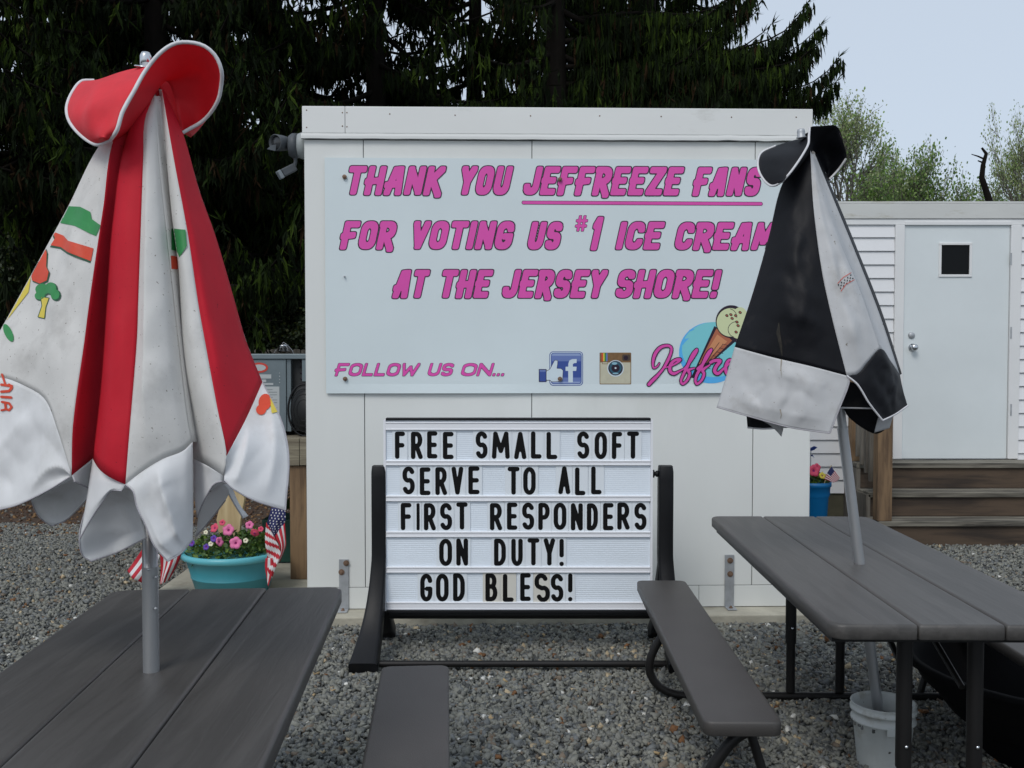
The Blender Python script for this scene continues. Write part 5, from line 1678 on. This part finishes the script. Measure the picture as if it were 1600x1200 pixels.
# ------------------------------------------------------------------ building with the door
WY = F / 182.0
hfr, hinv = frame((at(1265, 700, WY).x - .6, WY, 0), 0.0)
hb_ = thing('shed_building', 'white vinyl sided building with pale door and flat roof edge, right of kiosk', 'building', hfr(0, 0, 0))
ux1 = hinv(1700, 500)[0]
fl0 = hinv(1400, 717)[1]
zr0, zr1 = hinv(1400, 346)[1], hinv(1400, 319)[1]
dl, dr = hinv(1411, 500)[0], hinv(1575, 500)[0]
dt, db = hinv(1500, 347)[1], hinv(1500, 717)[1]
tl, tr = hinv(1396, 500)[0], hinv(1592, 500)[0]
q = MB(); q.box(0, ux1 + 2.5, .05, 4, .0, zr0, 0, hfr); q.build('wall_core', M['siding'], hb_)
zz = hinv(1300, 762)[1] - .05
course = .1155
k = 0
segs = [(0, tl - .002), (tr + .002, ux1 + .4)]
protos = {}
while zz < zr0 - .02:
    h_ = min(course, zr0 - .004 - zz)
    for si, (a, b) in enumerate(segs):
        key = (si, round(h_, 4))
        if key in protos:
            o = protos[key].copy(); COL.objects.link(o); o.parent = hb_; o.location = Vector((0, 0, zz)) + Vector((0, 0, 0)) - Vector((0, 0, hb_.location.z)) + Vector((protos[key].location.x, protos[key].location.y, 0))
        else:
            q = MB()
            prof = [(-.004, 0), (-.012, .003), (-.003, h_ * .5), (.004, h_ * .52), (-.004, h_ * .56), (.006, h_ - .002), (.04, h_ - .002), (.04, 0)]
            prof = [(-.006, 0), (-.016, .004), (.0, h_ * .97), (.045, h_ * .97), (.045, 0)]
            vs = [hfr(u, d, z + zz) for u in (a, b) for d, z in prof]
            n = len(prof)
            q.add(vs, [tuple(range(n)), tuple(range(2 * n - 1, n - 1, -1))] + [(i, (i + 1) % n, (i + 1) % n + n, i + n) for i in range(n)])
            o = q.build('siding_board', M['siding'], hb_, base=hfr(a, 0, zz))
            protos[key] = o
    zz += course
q = MB(); q.box(0, ux1 + 1, -.03, .05, zr0 + .02, zr1, 0, hfr); q.build('roof_edge', M['roofband'], hb_, bevel=.004)
q = MB(); q.box(0, ux1 + 1, -.02, .05, zr0 - .03, zr0 + .018, 0, hfr); q.build('frieze_trim', M['trim'], hb_, bevel=.003)
q = MB(); q.box(0, ux1 + 1, -.03, 4.1, zr1 + .001, zr1 + .02, 0, hfr); q.build('roof', M['roofband'], hb_)
q = MB(); q.box(tl, dl - .004, -.028, .05, fl0 + .002, zr0 - .032, 0, hfr); q.build('door_casing', M['trim'], hb_, bevel=.004)
q = MB(); q.box(dr + .004, tr, -.028, .05, fl0 + .002, zr0 - .032, 0, hfr); q.build('door_casing', M['trim'], hb_, bevel=.004)
q = MB(); q.box(dl - .003, dr + .003, -.027, .05, dt + .003, zr0 - .033, 0, hfr); q.build('door_casing', M['trim'], hb_, bevel=.002)
q = MB(); q.box(0, ux1 + 1, .0, .05, 0, hinv(1300, 762)[1] - .052, 0, hfr); q.build('foundation', mat('foundation', (.09, .085, .055), .9, .2, 8, .3, 30), hb_)
# the door with its square window opening
wx0, wz1 = hinv(1466.5, 379); wx1, wz0 = hinv(1517.5, 433)
q = MB()
for (a, b, c, d) in ((dl, wx0, db + .004, dt), (wx1, dr, db + .004, dt), (wx0, wx1, db + .004, wz0), (wx0, wx1, wz1, dt)):
    q.box(a, b, -.006, .035, c, d, 0, hfr)
# merged skin in front keeps the leaf in one face ring
dm = q.build('door', M['door'], hb_)
q = MB(); e = .022
q.box(wx0, wx1, -.016, .0, wz0, wz0 + e, 0, hfr); q.box(wx0, wx1, -.016, .0, wz1 - e, wz1, 0, hfr)
q.box(wx0, wx0 + e, -.0155, .0, wz0 + e, wz1 - e, 0, hfr); q.box(wx1 - e, wx1, -.0155, .0, wz0 + e, wz1 - e, 0, hfr); q.build('window_frame', M['trim'], dm, bevel=.003)
q = MB(); q.box(wx0 + .001, wx1 - .001, .004, .01, wz0 + .001, wz1 - .001, 0, hfr); q.build('window_pane', M['glass'], dm)
for (x, y, r) in ((1423.5, 524, .028), (1425, 543, .034)):
    u, z = hinv(x, y)
    q = MB(); q.lathe(hfr(u, -.006, z), [(r, 0), (r, -.006), (r * .45, -.010), (r * .4, -.03), (r * .8, -.04), (r * .85, -.055), (r * .5, -.065), (.0001, -.066)] if r > .03 else [(r, 0), (r, -.008), (r * .7, -.014), (.0001, -.016)], 20, axis=(0, 1, 0)); q.build('door_knob' if r > .03 else 'deadbolt', M['galv'] if r < .03 else M['chrome'], dm)
q = MB()
for y in (405, 520, 640):
    u, z = hinv(1577, y); q.box(u - .006, u + .006, -.032, -.0285, z - .05, z + .05, 0, hfr)
q.build('hinge', M['galv'], dm)

# steps
stp = thing('wooden_steps', 'weathered brown wooden steps with side railing below the pale door', 'steps', hfr(dl, -.4, 0))
uL_, uR_ = hinv(1322, 700)[0] + .02, ux1
fl0 -= .002
tread = [(fl0, -.30, -.029), (fl0 - .21, -.53, -.30), (fl0 - .405, -.76, -.53)]
for k, (z, d0, d1) in enumerate(tread):
    if k == 0:
        q = MB(); q.box(uL_ - .03, uR_, d0, d0 + .14, z - .042, z - .001, 0, hfr); q.build('tread_board', M['deck'], stp, bevel=.005)
        q = MB(); q.box(uL_ - .03, uR_, d0 + .145, d1, z - .042, z - .001, 0, hfr); q.build('tread_board', M['deck'], stp, bevel=.005)
    else:
        q = MB(); q.box(uL_ - .02, uR_, d0, d0 + .13, z - .042, z - .001, 0, hfr); q.build('tread_board', M['deck'], stp, bevel=.005)
        q = MB(); q.box(uL_ - .02, uR_, d0 + .135, d1 + .02, z - .042, z - .003, 0, hfr); q.build('tread_board', M['deck'], stp, bevel=.005)
    zl = tread[k + 1][0] - .001 if k < 2 else 0
    q = MB(); q.box(uL_, uR_, d0 + .025, d0 + .05, zl, z - .044, 0, hfr); q.build('riser_board', M['riser'], stp, bevel=.002)
q = MB(); q.prism([(.0, -.01), (.74, -.01), (.74, fl0 - .42), (.53, fl0 - .42), (.53, fl0 - .23), (.30, fl0 - .23), (.30, fl0 - .045), (0, fl0 - .045)], lambda u, d, z: hfr(uL_ - .002 - d, -u, z), 0, .035); q.build('stringer', M['grey_wood'], stp)
rl_ = thing('stair_railing', 'wooden stair railing with posts and grey balusters half hidden by umbrella', 'railing', hfr(uL_, -.7, .2))
pz = tread[2][0]
u_, _ = hinv(1379, 700, -.70)
q = MB(); q.box(u_ - .058, u_ + .058, -.76, -.66, pz - .0, 1.36, 0, hfr); q.build('railing_post', M['post'], rl_, bevel=.005)
u2_, _ = hinv(1335, 700, -.12)
q = MB(); q.box(u2_ - .035, u2_ + .075, -.15, -.06, fl0, 1.62, 0, hfr); q.build('railing_post', M['post'], rl_, bevel=.005)
q = MB(); q.bar(hfr(u2_ + .02, -.15, 1.50), hfr(u_, -.66, 1.22), .09, .04); q.build('handrail', M['grey_wood'], rl_, bevel=.003)
q = MB(); q.bar(hfr(u2_ + .02, -.15, fl0 + .16), hfr(u_, -.66, fl0 - .12), .04, .08); q.build('bottom_rail', M['grey_wood'], rl_, bevel=.003)
for k in range(4):
    t_ = (k + .9) / 5
    uu = (u2_ + .02) * (1 - t_) + u_ * t_ + .0; dd = -.15 * (1 - t_) - .66 * t_
    zb3 = (fl0 + .16) * (1 - t_) + (fl0 - .12) * t_; zt3 = 1.48 * (1 - t_) + 1.20 * t_
    q = MB(); q.box(uu - .018 - .03, uu + .018 - .03, dd - .018, dd + .018, zb3 - .06, zt3, 0, hfr); q.build('baluster', M['grey_wood'], rl_, bevel=.002)

# blue planter by the steps
by = WY - .55
bcx = at(1270, 800, by).x
zr_ = at(1280, 752, by).z
bp_ = thing('flower_planter', 'bright blue plastic planter half hidden behind the kiosk corner', 'planter', (bcx, by, 0), 'plastic flower planters')
R_ = at(1298, 760, by).x - bcx
q = MB(); q.lathe((bcx, by, 0), [(R_ * .66, 0), (R_ * .70, .01), (R_ * .84, zr_ - .13), (R_ * .86, zr_ - .125), (R_ * .92, zr_ - .10), (R_ * .94, zr_ - .04), (R_, zr_ - .036), (R_, zr_), (R_ * .92, zr_), (R_ * .88, zr_ - .03), (.0001, zr_ - .03)], 36); q.build('pot', M['blue_pot'], bp_)
q = MB(); q.lathe((bcx, by, zr_ - .03), [(R_ * .87, 0), (.0001, .015)], 20); q.build('potting_soil', M['soil'], bp_)
bpl = thing('geranium_plant', 'leafy plant with coral and yellow flowers in blue planter', 'flowers', (bcx, by, zr_ - .02))
q = MB(); leaf_clump(q, (bcx, by, zr_ - .02), R_ * .9, R_ * .9, .10, 260, .045, (0, 1)); q.build('foliage', [M['leaf'], M['leaf_l']], bpl, kind='stuff')
petunia(at(1270, 736, by - .1), (.2, -1, .3), .05, M['pet_red'], bpl); petunia(at(1284, 744, by - .1), (.2, -1, .5), .03, M['p_yellow'], bpl)
petunia(at(1275, 731, by), (.2, -1, .3), .035, M['pet_red'], bpl)
bird = thing('garden_pick', 'small blue butterfly ornament on a stick above the blue planter', 'ornament', at(1268, 740, by))
q = MB(); q.tube([at(1266, 745, by), at(1267, 702, by)], .004, 6); q.build('stick', M['galv'], bird)
q = MB(); q.add([at(1266, 705, by), at(1266, 700, by - .02), at(1272, 697, by - .04), at(1277, 699, by - .04), at(1272, 703, by - .02)], [(0, 1, 2, 3, 4)]); q.add([at(1266, 712, by), at(1269, 710, by - .03), at(1272, 715, by - .03), at(1270, 713, by - .02)], [(0, 1, 2, 3)]); q.build('wing', M['fb'], bird, solid=.003)
cl = Cloth(by - .15)
t = thing('small_flag', 'tiny stars and stripes flag standing in the blue planter', 'flag', at(1296, 752, by - .15), 'small stars and stripes flags')
vs, fs = cl.patch([(1299, 729, 0), (1288, 749, 0)], [(1312, 748, 0), (1306, 755, 0), (1302, 755, 0)], nu=13, nv=12, wr=.001, curve=lambda u, v: .008 * math.sin(v * 7))
ms = []
for j in range(12):
    for i in range(13):
        ms.append(2 if (i < 5 and j < 5) else ((j) % 2))
vs, fs = cl.patch([(1299, 729, 0), (1293, 738, 0), (1288, 749, 0)], [(1312, 747, 0), (1308, 752, 0), (1302, 754, 0)], nu=13, nv=13, wr=.001)
ms = [(2 if i < 5 and j < 7 else (1 if j % 2 else 0)) for j in range(13) for i in range(13)]
q = MB(); q.add(vs, fs, ms, True); q.build('flag_cloth', [M['fl_red'], M['fl_white'], M['fl_blue']], t, solid=.001)
q = MB(); q.tube([at(1299, 727, by - .145), at(1284, 765, by - .10)], .004, 6); q.build('flag_stick', M['pale_wood'], t)

# ------------------------------------------------------------------ trees
def grow_spruce(seed, height, rbase, low, dens=1.0, custom=None, droop=.22, strand=(.16, .40), gap_z=.24, per=3, wild=.10, wide=1.0):
    """returns (crown MB, trunk MB) for a pendulous spruce standing at the origin"""
    R = random.Random(seed)
    V, Fc, Mi = [], [], []
    wm = [1.0]
    tr = MB(); limbs = MB()
    tr.tube([(0, 0, -.1), (.02, 0, height * .3), (-.03, .02, height * .6), (0, 0, height)], [.22, .17, .10, .02], 12)

    def kite(p, d, L, w, mi, tw):
        s = Vector((math.cos(tw), math.sin(tw), 0))
        w = w * wm[0]
        m_ = p + d * (L * .35)
        e = p + d * L
        b = len(V)
        V.extend([p, m_ + s * w, e, m_ - s * w]); Fc.append((b, b + 1, b + 2, b + 3)); Mi.append(mi)

    def strands(p, n, sc, mi_bias):
        for _ in range(n):
            L = R.uniform(*strand) * sc
            o = p + Vector((R.gauss(0, .03), R.gauss(0, .03), R.gauss(0, .02)))
            d = Vector((R.gauss(0, wild), R.gauss(0, wild), -1)).normalized()
            nz = noise.noise(Vector((p.x * .9 + seed, p.y * .9, p.z * 1.3)))
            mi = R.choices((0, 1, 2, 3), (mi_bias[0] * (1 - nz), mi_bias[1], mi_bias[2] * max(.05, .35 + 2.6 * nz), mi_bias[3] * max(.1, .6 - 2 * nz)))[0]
            tw = R.uniform(0, 3.14)
            kite(o, d, L, (.014 + .013 * R.random()) * wide, mi, tw)
            kite(o, d, L * .9, .017 * wide, mi, tw + 1.5)
            for q_ in range(2):
                oo = o + d * L * R.uniform(.1, .6)
                dd = (d + Vector((R.gauss(0, .45), R.gauss(0, .45), R.gauss(.1, .3)))).normalized()
                kite(oo, dd, L * R.uniform(.25, .5), .014 * wide, mi, tw + q_)

    def limb(z0, az, Lb, up=0.0, dn=1.0, fat=1.0, given=None):
        dr = Vector((math.cos(az), math.sin(az), 0)); side = Vector((-dr.y, dr.x, 0))
        n = max(6, int(Lb / (.14 if given is None else .11)))
        pts = []
        bend = R.uniform(-.15, .15)
        if given is not None:
            pts = crom(given, n)
        for i in range(n + 1 if given is None else 0):
            s = i / n
            zz_ = z0 - droop * Lb * math.sin(s * math.pi * .75) + (droop * .9 + up) * Lb * s ** 3
            pts.append(dr * (Lb * s) + side * (bend * Lb * s * s) + Vector((0, 0, zz_)))
        limbs.tube(pts[::2] + ([pts[-1]] if n % 2 else []), [max(.006, .045 * (1 - i / (len(pts[::2]) + .5)) * min(1, Lb / 2)) for i in range(len(pts[::2]) + (1 if n % 2 else 0))], 5)
        for i in range(1, n + 1):
            s = i / n
            if s < (.18 if given is None else .02):
                continue
            p = pts[i]
            lat = (.16 + .75 * math.sin(math.pi * min(1, s * .95 + .05)) ** .8) * (.35 + .22 * Lb) * .55 * fat
            if given is not None:
                lat = .12 + .42 * (1 - s)
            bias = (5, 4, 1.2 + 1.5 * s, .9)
            for sg in (-1, 1):
                Ls = lat * R.uniform(.6, 1.1)
                d = (side * sg + dr * R.uniform(.3, .9) + Vector((0, 0, R.uniform(-.35, .12)))).normalized()
                m_ = max(1, int(Ls / .09 * dens * dn))
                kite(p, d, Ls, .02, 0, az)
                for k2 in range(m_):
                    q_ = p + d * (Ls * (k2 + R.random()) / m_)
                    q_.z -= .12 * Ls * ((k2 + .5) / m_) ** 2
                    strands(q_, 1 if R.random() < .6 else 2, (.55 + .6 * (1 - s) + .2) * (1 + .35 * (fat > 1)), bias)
            strands(p, 1, .9, bias)
        # upturned finger tips
        tip = pts[-1]
        for _ in range(7):
            d = (dr * R.uniform(.2, 1) + side * R.uniform(-.9, .9) + Vector((0, 0, R.uniform(.0, 1.0)))).normalized()
            kite(pts[-1 - R.choice((0, 1))], d, R.uniform(.10, .24), .014, R.choice((1, 2)), R.uniform(0, 3))
            kite(tip, d, R.uniform(.08, .2), .014, 1, R.uniform(0, 3))
    z = low
    while z < height - .3:
        rr = rbase * max(.05, (1 - z / height)) ** .75
        for _ in range(per):
            limb(z + R.uniform(-.1, .1), R.uniform(0, 2 * math.pi), rr * R.uniform(.7, 1.1))
        z += gap_z * R.uniform(.8, 1.2) * (1.0 if z < 5 else 1.5)
    if custom:
        for pl_ in custom:
            wm[0] = .85
            limb(0, 0, (pl_[-1] - pl_[0]).length, 0, 4.6, 1.0, given=pl_)
        wm[0] = 1.0
    return V, Fc, Mi, tr, limbs


def put_spruce(data, loc, rz, label, group='tall spruces behind the kiosk', first=None):
    if first is None:
        V, Fc, Mi, tr, limbs = data
        t = thing('spruce_tree', label, 'tree', (0, 0, 0), group)
        c = MB(); c.v = [tuple(v) for v in V]; c.f = [list(f) for f in Fc]; c.m = Mi; c.s = [False] * len(Fc)
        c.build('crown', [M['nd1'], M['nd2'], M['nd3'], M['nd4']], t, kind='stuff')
        tr.build('trunk', M['bark'], t)
        limbs.build('limbs', M['bark'], t, kind='stuff')
    else:
        t = copy_tree(first)
        t['label'] = label
    t.location = loc
    t.rotation_euler = (0, 0, rz)
    return t


TY = 13.5
sx = lambda px, Y: (px - 800) / F * Y
mainX = sx(868, TY)
cust = []
for k_, pl_ in enumerate((
        [(880, 105), (1000, 98), (1080, 96), (1130, 85), (1180, 68), (1215, 56), (1242, 32), (1262, 4)],
        [(880, 132), (1020, 126), (1110, 110), (1170, 95), (1230, 82), (1262, 60), (1281, 40)],
        [(880, 155), (1050, 150), (1150, 138), (1220, 142), (1262, 132), (1292, 112), (1310, 90)],
        [(880, 170), (1080, 170), (1180, 160), (1240, 158), (1280, 148), (1306, 128)],
        [(880, 65), (1000, 50), (1060, 55), (1120, 40), (1150, 20), (1172, -8)],
        [(1040, 125), (1150, 112), (1200, 106), (1250, 92), (1272, 72)],
        [(1010, 150), (1110, 140), (1180, 125), (1240, 112), (1262, 95)],
        [(980, 95), (1080, 75), (1150, 80), (1200, 75), (1232, 48), (1240, 30)],
        [(980, 175), (1120, 165), (1200, 168), (1262, 165), (1290, 158)],
        [(900, 30), (1000, 20), (1080, 22), (1130, 5), (1160, -20)])):
    dy_ = (-.25, .2, -.1, .35, 0, -.35, .45, .1, .3, .1)[k_]
    cust.append([at(px, py, TY + dy_ * i_ / len(pl_)) - Vector((mainX, TY, 0)) for i_, (px, py) in enumerate(pl_)])
spA = grow_spruce(11, 13.0, 3.5, 3.1, 1.0, custom=cust, gap_z=.30)
spB = grow_spruce(23, 12.0, 3.9, .5, 1.25, gap_z=.26, per=4, wild=.28, wide=1.15)
A_ = put_spruce(spA, (mainX, TY, 0), 0.0, 'spruce with thick bare trunk above the kiosk and longest right-hand branches')
B_ = put_spruce(spB, (sx(590, 14), 14.0, 0), 1.0, 'dense dark spruce rising left of centre above the kiosk roof')
print('spruce faces', len(spA[1]), len(spB[1]))
put_spruce(None, (sx(250, 12.2), 12.2, 0), 2.2, 'dark spruce directly behind the red and white umbrella', first=B_)
put_spruce(None, (sx(60, 13.0), 13.0, 0), 4.0, 'dark spruce at the left edge behind the umbrella', first=B_)
put_spruce(None, (sx(425, 14.6), 14.6, 0), 5.2, 'spruce between the umbrella cap and the floodlight', first=B_)
put_spruce(None, (sx(-90, 15.2), 15.2, 0), .6, 'spruce half outside the left edge', first=B_)
put_spruce(None, (sx(150, 16.5), 16.5, 0), 3.0, 'farther spruce left of the red umbrella cap', first=B_)
put_spruce(None, (sx(330, 17.2), 17.2, 0), 1.7, 'farther spruce right of the red umbrella cap', first=B_)
put_spruce(None, (sx(1010, 15.5), 15.5, 0), 2.4, 'thin spruce right of the thick trunk behind the kiosk', first=A_)
put_spruce(None, (sx(740, 16.0), 16.0, 0), 3.6, 'spruce filling the gap between the two trunks', first=B_)
put_spruce(None, (sx(925, 16.5), 16.5, 0), 4.4, 'dense spruce behind the thick bare trunk', first=B_)
put_spruce(None, (sx(1065, 18.5), 18.5, -.8), 5.9, 'farther spruce at the right end of the dark group', first=B_)


def grow_broadleaf(seed, height, spread, leaf=.05, leaves=5, depth=6, r0=.09, upw=.35, first=.25, seg=5, twig=.010):
    R = random.Random(seed)
    w = MB(); V, Fc, Mi = [], [], []

    def leafs(p, n, sp):
        for _ in range(n):
            o = p + Vector((R.gauss(0, sp), R.gauss(0, sp), R.gauss(0, sp * .8)))
            d = Vector((R.gauss(0, 1), R.gauss(0, 1), R.gauss(0, .7))).normalized()
            s = d.cross(Vector((R.gauss(0, 1), R.gauss(0, 1), R.gauss(0, 1)))).normalized()
            L = leaf * R.uniform(.6, 1.4)
            b = len(V)
            V.extend([o, o + d * L * .5 + s * L * .36, o + d * L, o + d * L * .5 - s * L * .36]); Fc.append((b, b + 1, b + 2, b + 3))
            Mi.append(R.choices((0, 1, 2), (5, 3, 2))[0])

    def br(p, d, L, r, dep):
        pts = [p]
        dd = d.copy()
        for i in range(3):
            dd = (dd + Vector((R.gauss(0, .13), R.gauss(0, .13), R.gauss(.05, .10)))).normalized()
            pts.append(pts[-1] + dd * L / 3)
        r1 = max(twig * .5, r * .62)
        w.tube(pts, [r, r * .88, r * .74, r1], seg if r > .02 else 3, caps=False)
        if dep <= 2:
            for q_ in pts[1:]:
                leafs(q_, leaves, leaf * 1.6)
        if dep == 0:
            return
        k = 3 if R.random() < .6 else 2
        for _ in range(k):
            a = R.uniform(0, 6.28)
            o = dd.orthogonal().normalized(); o2 = dd.cross(o)
            sp = R.uniform(.35, .8) * spread
            nd = (dd + (o * math.cos(a) + o2 * math.sin(a)) * sp + Vector((0, 0, upw * .3))).normalized()
            br(pts[R.choice((2, 3, 3))], nd, L * R.uniform(.66, .86), r1, dep - 1)
    L0 = height * first
    br(Vector((0, 0, 0)), Vector((0, 0, 1)), L0, r0, depth)
    return V, Fc, Mi, w


def put_broad(data, loc, rz, label, mats, sc=1.0, nar=1.0, name='broadleaf_tree', group=None, first=None):
    if first is None:
        V, Fc, Mi, w = data
        t = thing(name, label, 'tree', (0, 0, 0), group)
        c = MB(); c.v = [tuple(v) for v in V]; c.f = [list(f) for f in Fc]; c.m = Mi; c.s = [False] * len(Fc)
        c.build('crown', mats, t, kind='stuff')
        w.build('trunk', M['bark2'], t)
    else:
        t = copy_tree(first); t['label'] = label
    t.location = loc; t.rotation_euler = (0, 0, rz); t.scale = (sc * nar, sc * nar, sc)
    return t


def htop(py, Y):
    return at(800, py, Y).z


gpr = 'spring trees beyond the sided building'
d1 = grow_broadleaf(3, 7.0, 1.1, .055, 2, 7, .12, .3, .22, twig=.007)
mx = max(v.z for v in d1[0])
t1 = put_broad(d1, (sx(1300, 27), 27, 0), 0, 'tall airy tree with fine twigs and pale buds behind the black umbrella', [M['dl2'], M['dl1'], M['dl2']], htop(122, 27) / mx, .62, group=gpr)
d2 = grow_broadleaf(9, 6.0, .62, .075, 2, 6, .08, .9, .24)
mx2 = max(v.z for v in d2[0])
d2b = None
t2 = put_broad(d2, (sx(1440, 24), 24, 0), 0, 'bright green young tree with upright shoots above the sided building', [M['dl1'], M['dl3'], M['dl2']], htop(198, 24) / mx2, .55, group=gpr)
put_broad(None, (sx(1372, 26), 26, 0), 2, 'low green tree between the airy tree and the young tree', None, htop(246, 26) / mx2, .7, first=t2)
put_broad(None, (sx(1500, 25), 25, 0), 3.3, 'low green tree left of the bare snag', None, htop(262, 25) / mx2, .62, first=t2)
put_broad(None, (sx(1575, 28), 28, 0), 4.4, 'low green tree right of the bare snag', None, htop(280, 28) / mx2, .6, first=t2)
put_broad(None, (sx(1615, 20), 20, 0), 1.3, 'sparse tree with pale leaves at the right edge', None, htop(150, 20) / mx, .42, first=t1)
put_broad(None, (sx(1350, 30), 30, 0), 5.3, 'twiggy low tree just right of the black umbrella cap', None, htop(225, 30) / mx, .6, first=t1)
put_broad(None, (sx(1412, 29), 29, 0), 2.6, 'twiggy low tree left of the young green tree', None, htop(240, 29) / mx, .6, first=t1)
for k_, (px_, yy_, Y_) in enumerate(((1345, 290, 32), (1400, 285, 33), (1470, 288, 31), (1540, 296, 34), (1605, 285, 32))):
    put_broad(None, (sx(px_, Y_), Y_, 0), k_ * 1.3, ['round low thicket tree nearest the umbrella cap', 'round low thicket tree second from the umbrella cap', 'round low thicket tree below the young green tree', 'round low thicket tree at the foot of the snag', 'round low thicket tree at the right edge'][k_], None, htop(yy_, Y_) / mx2, 1.1, first=t2)
# dark conifer low behind the black umbrella
put_spruce(None, (sx(1332, 24), 24, -7.7), 1.1, 'small dark conifer right of the black umbrella cap', first=B_)
# bare snag
sY = 18.5
sn_ = thing('dead_snag', 'leafless crooked tree snag against the sky at right', 'tree', (sx(1548, sY), sY, 0))
q = MB(); q.tube([at(1552, 420, sY), at(1547, 318, sY), at(1540, 296, sY), at(1534, 278, sY), at(1536, 258, sY), at(1541, 240, sY), at(1534, 231, sY)], [.10, .07, .06, .055, .045, .035, .02], 8)
q.tube([at(1552, 560 + 60, sY), at(1552, 420, sY)], [.12, .10], 8)
q.build('trunk', M['bark'], sn_)
q = MB(); q.tube([at(1537, 248, sY), at(1528, 244, sY), at(1518, 241, sY)], [.02, .015, .008], 5); q.tube([at(1536, 254, sY), at(1528, 251, sY)], [.02, .012], 5); q.build('stub_branch', M['bark'], sn_)
# understory shrubs at the left
d3 = grow_broadleaf(31, 3.0, 1.1, .045, 8, 6, .05, .2, .22)
mx3 = max(v.z for v in d3[0])
shm = [mat('shrub_leaf', (.018, .036, .007), .6, .3, 2, trans=.2), mat('shrub_leaf_dark', (.010, .020, .005), .8, .3, 2, trans=.2), mat('shrub_leaf_yellow', (.055, .068, .010), .6, .3, 2, trans=.25)]
s1 = put_broad(d3, (sx(405, 11.9), 11.9, 0), 0, 'yellow-green shrub behind the picket fence left of the kiosk', shm, 2.3 / mx3, name='shrub', group='shrubs under the spruces')
for (px, Y, h_, rz, lb) in ((20, 11.4, 2.4, 1, 'shrub at the left edge under the dark spruces'), (120, 11.6, 2.0, 2, 'low shrub hidden behind the white umbrella panel'), (300, 11.8, 2.2, 3, 'shrub behind the red umbrella panel'), (455, 12.4, 2.4, 4, 'dark shrub beside the kiosk corner'), (-70, 11.2, 3.0, 5, 'shrub half outside the left edge')):
    put_broad(None, (sx(px, Y), Y, 0), rz, lb, None, h_ / mx3, first=s1)
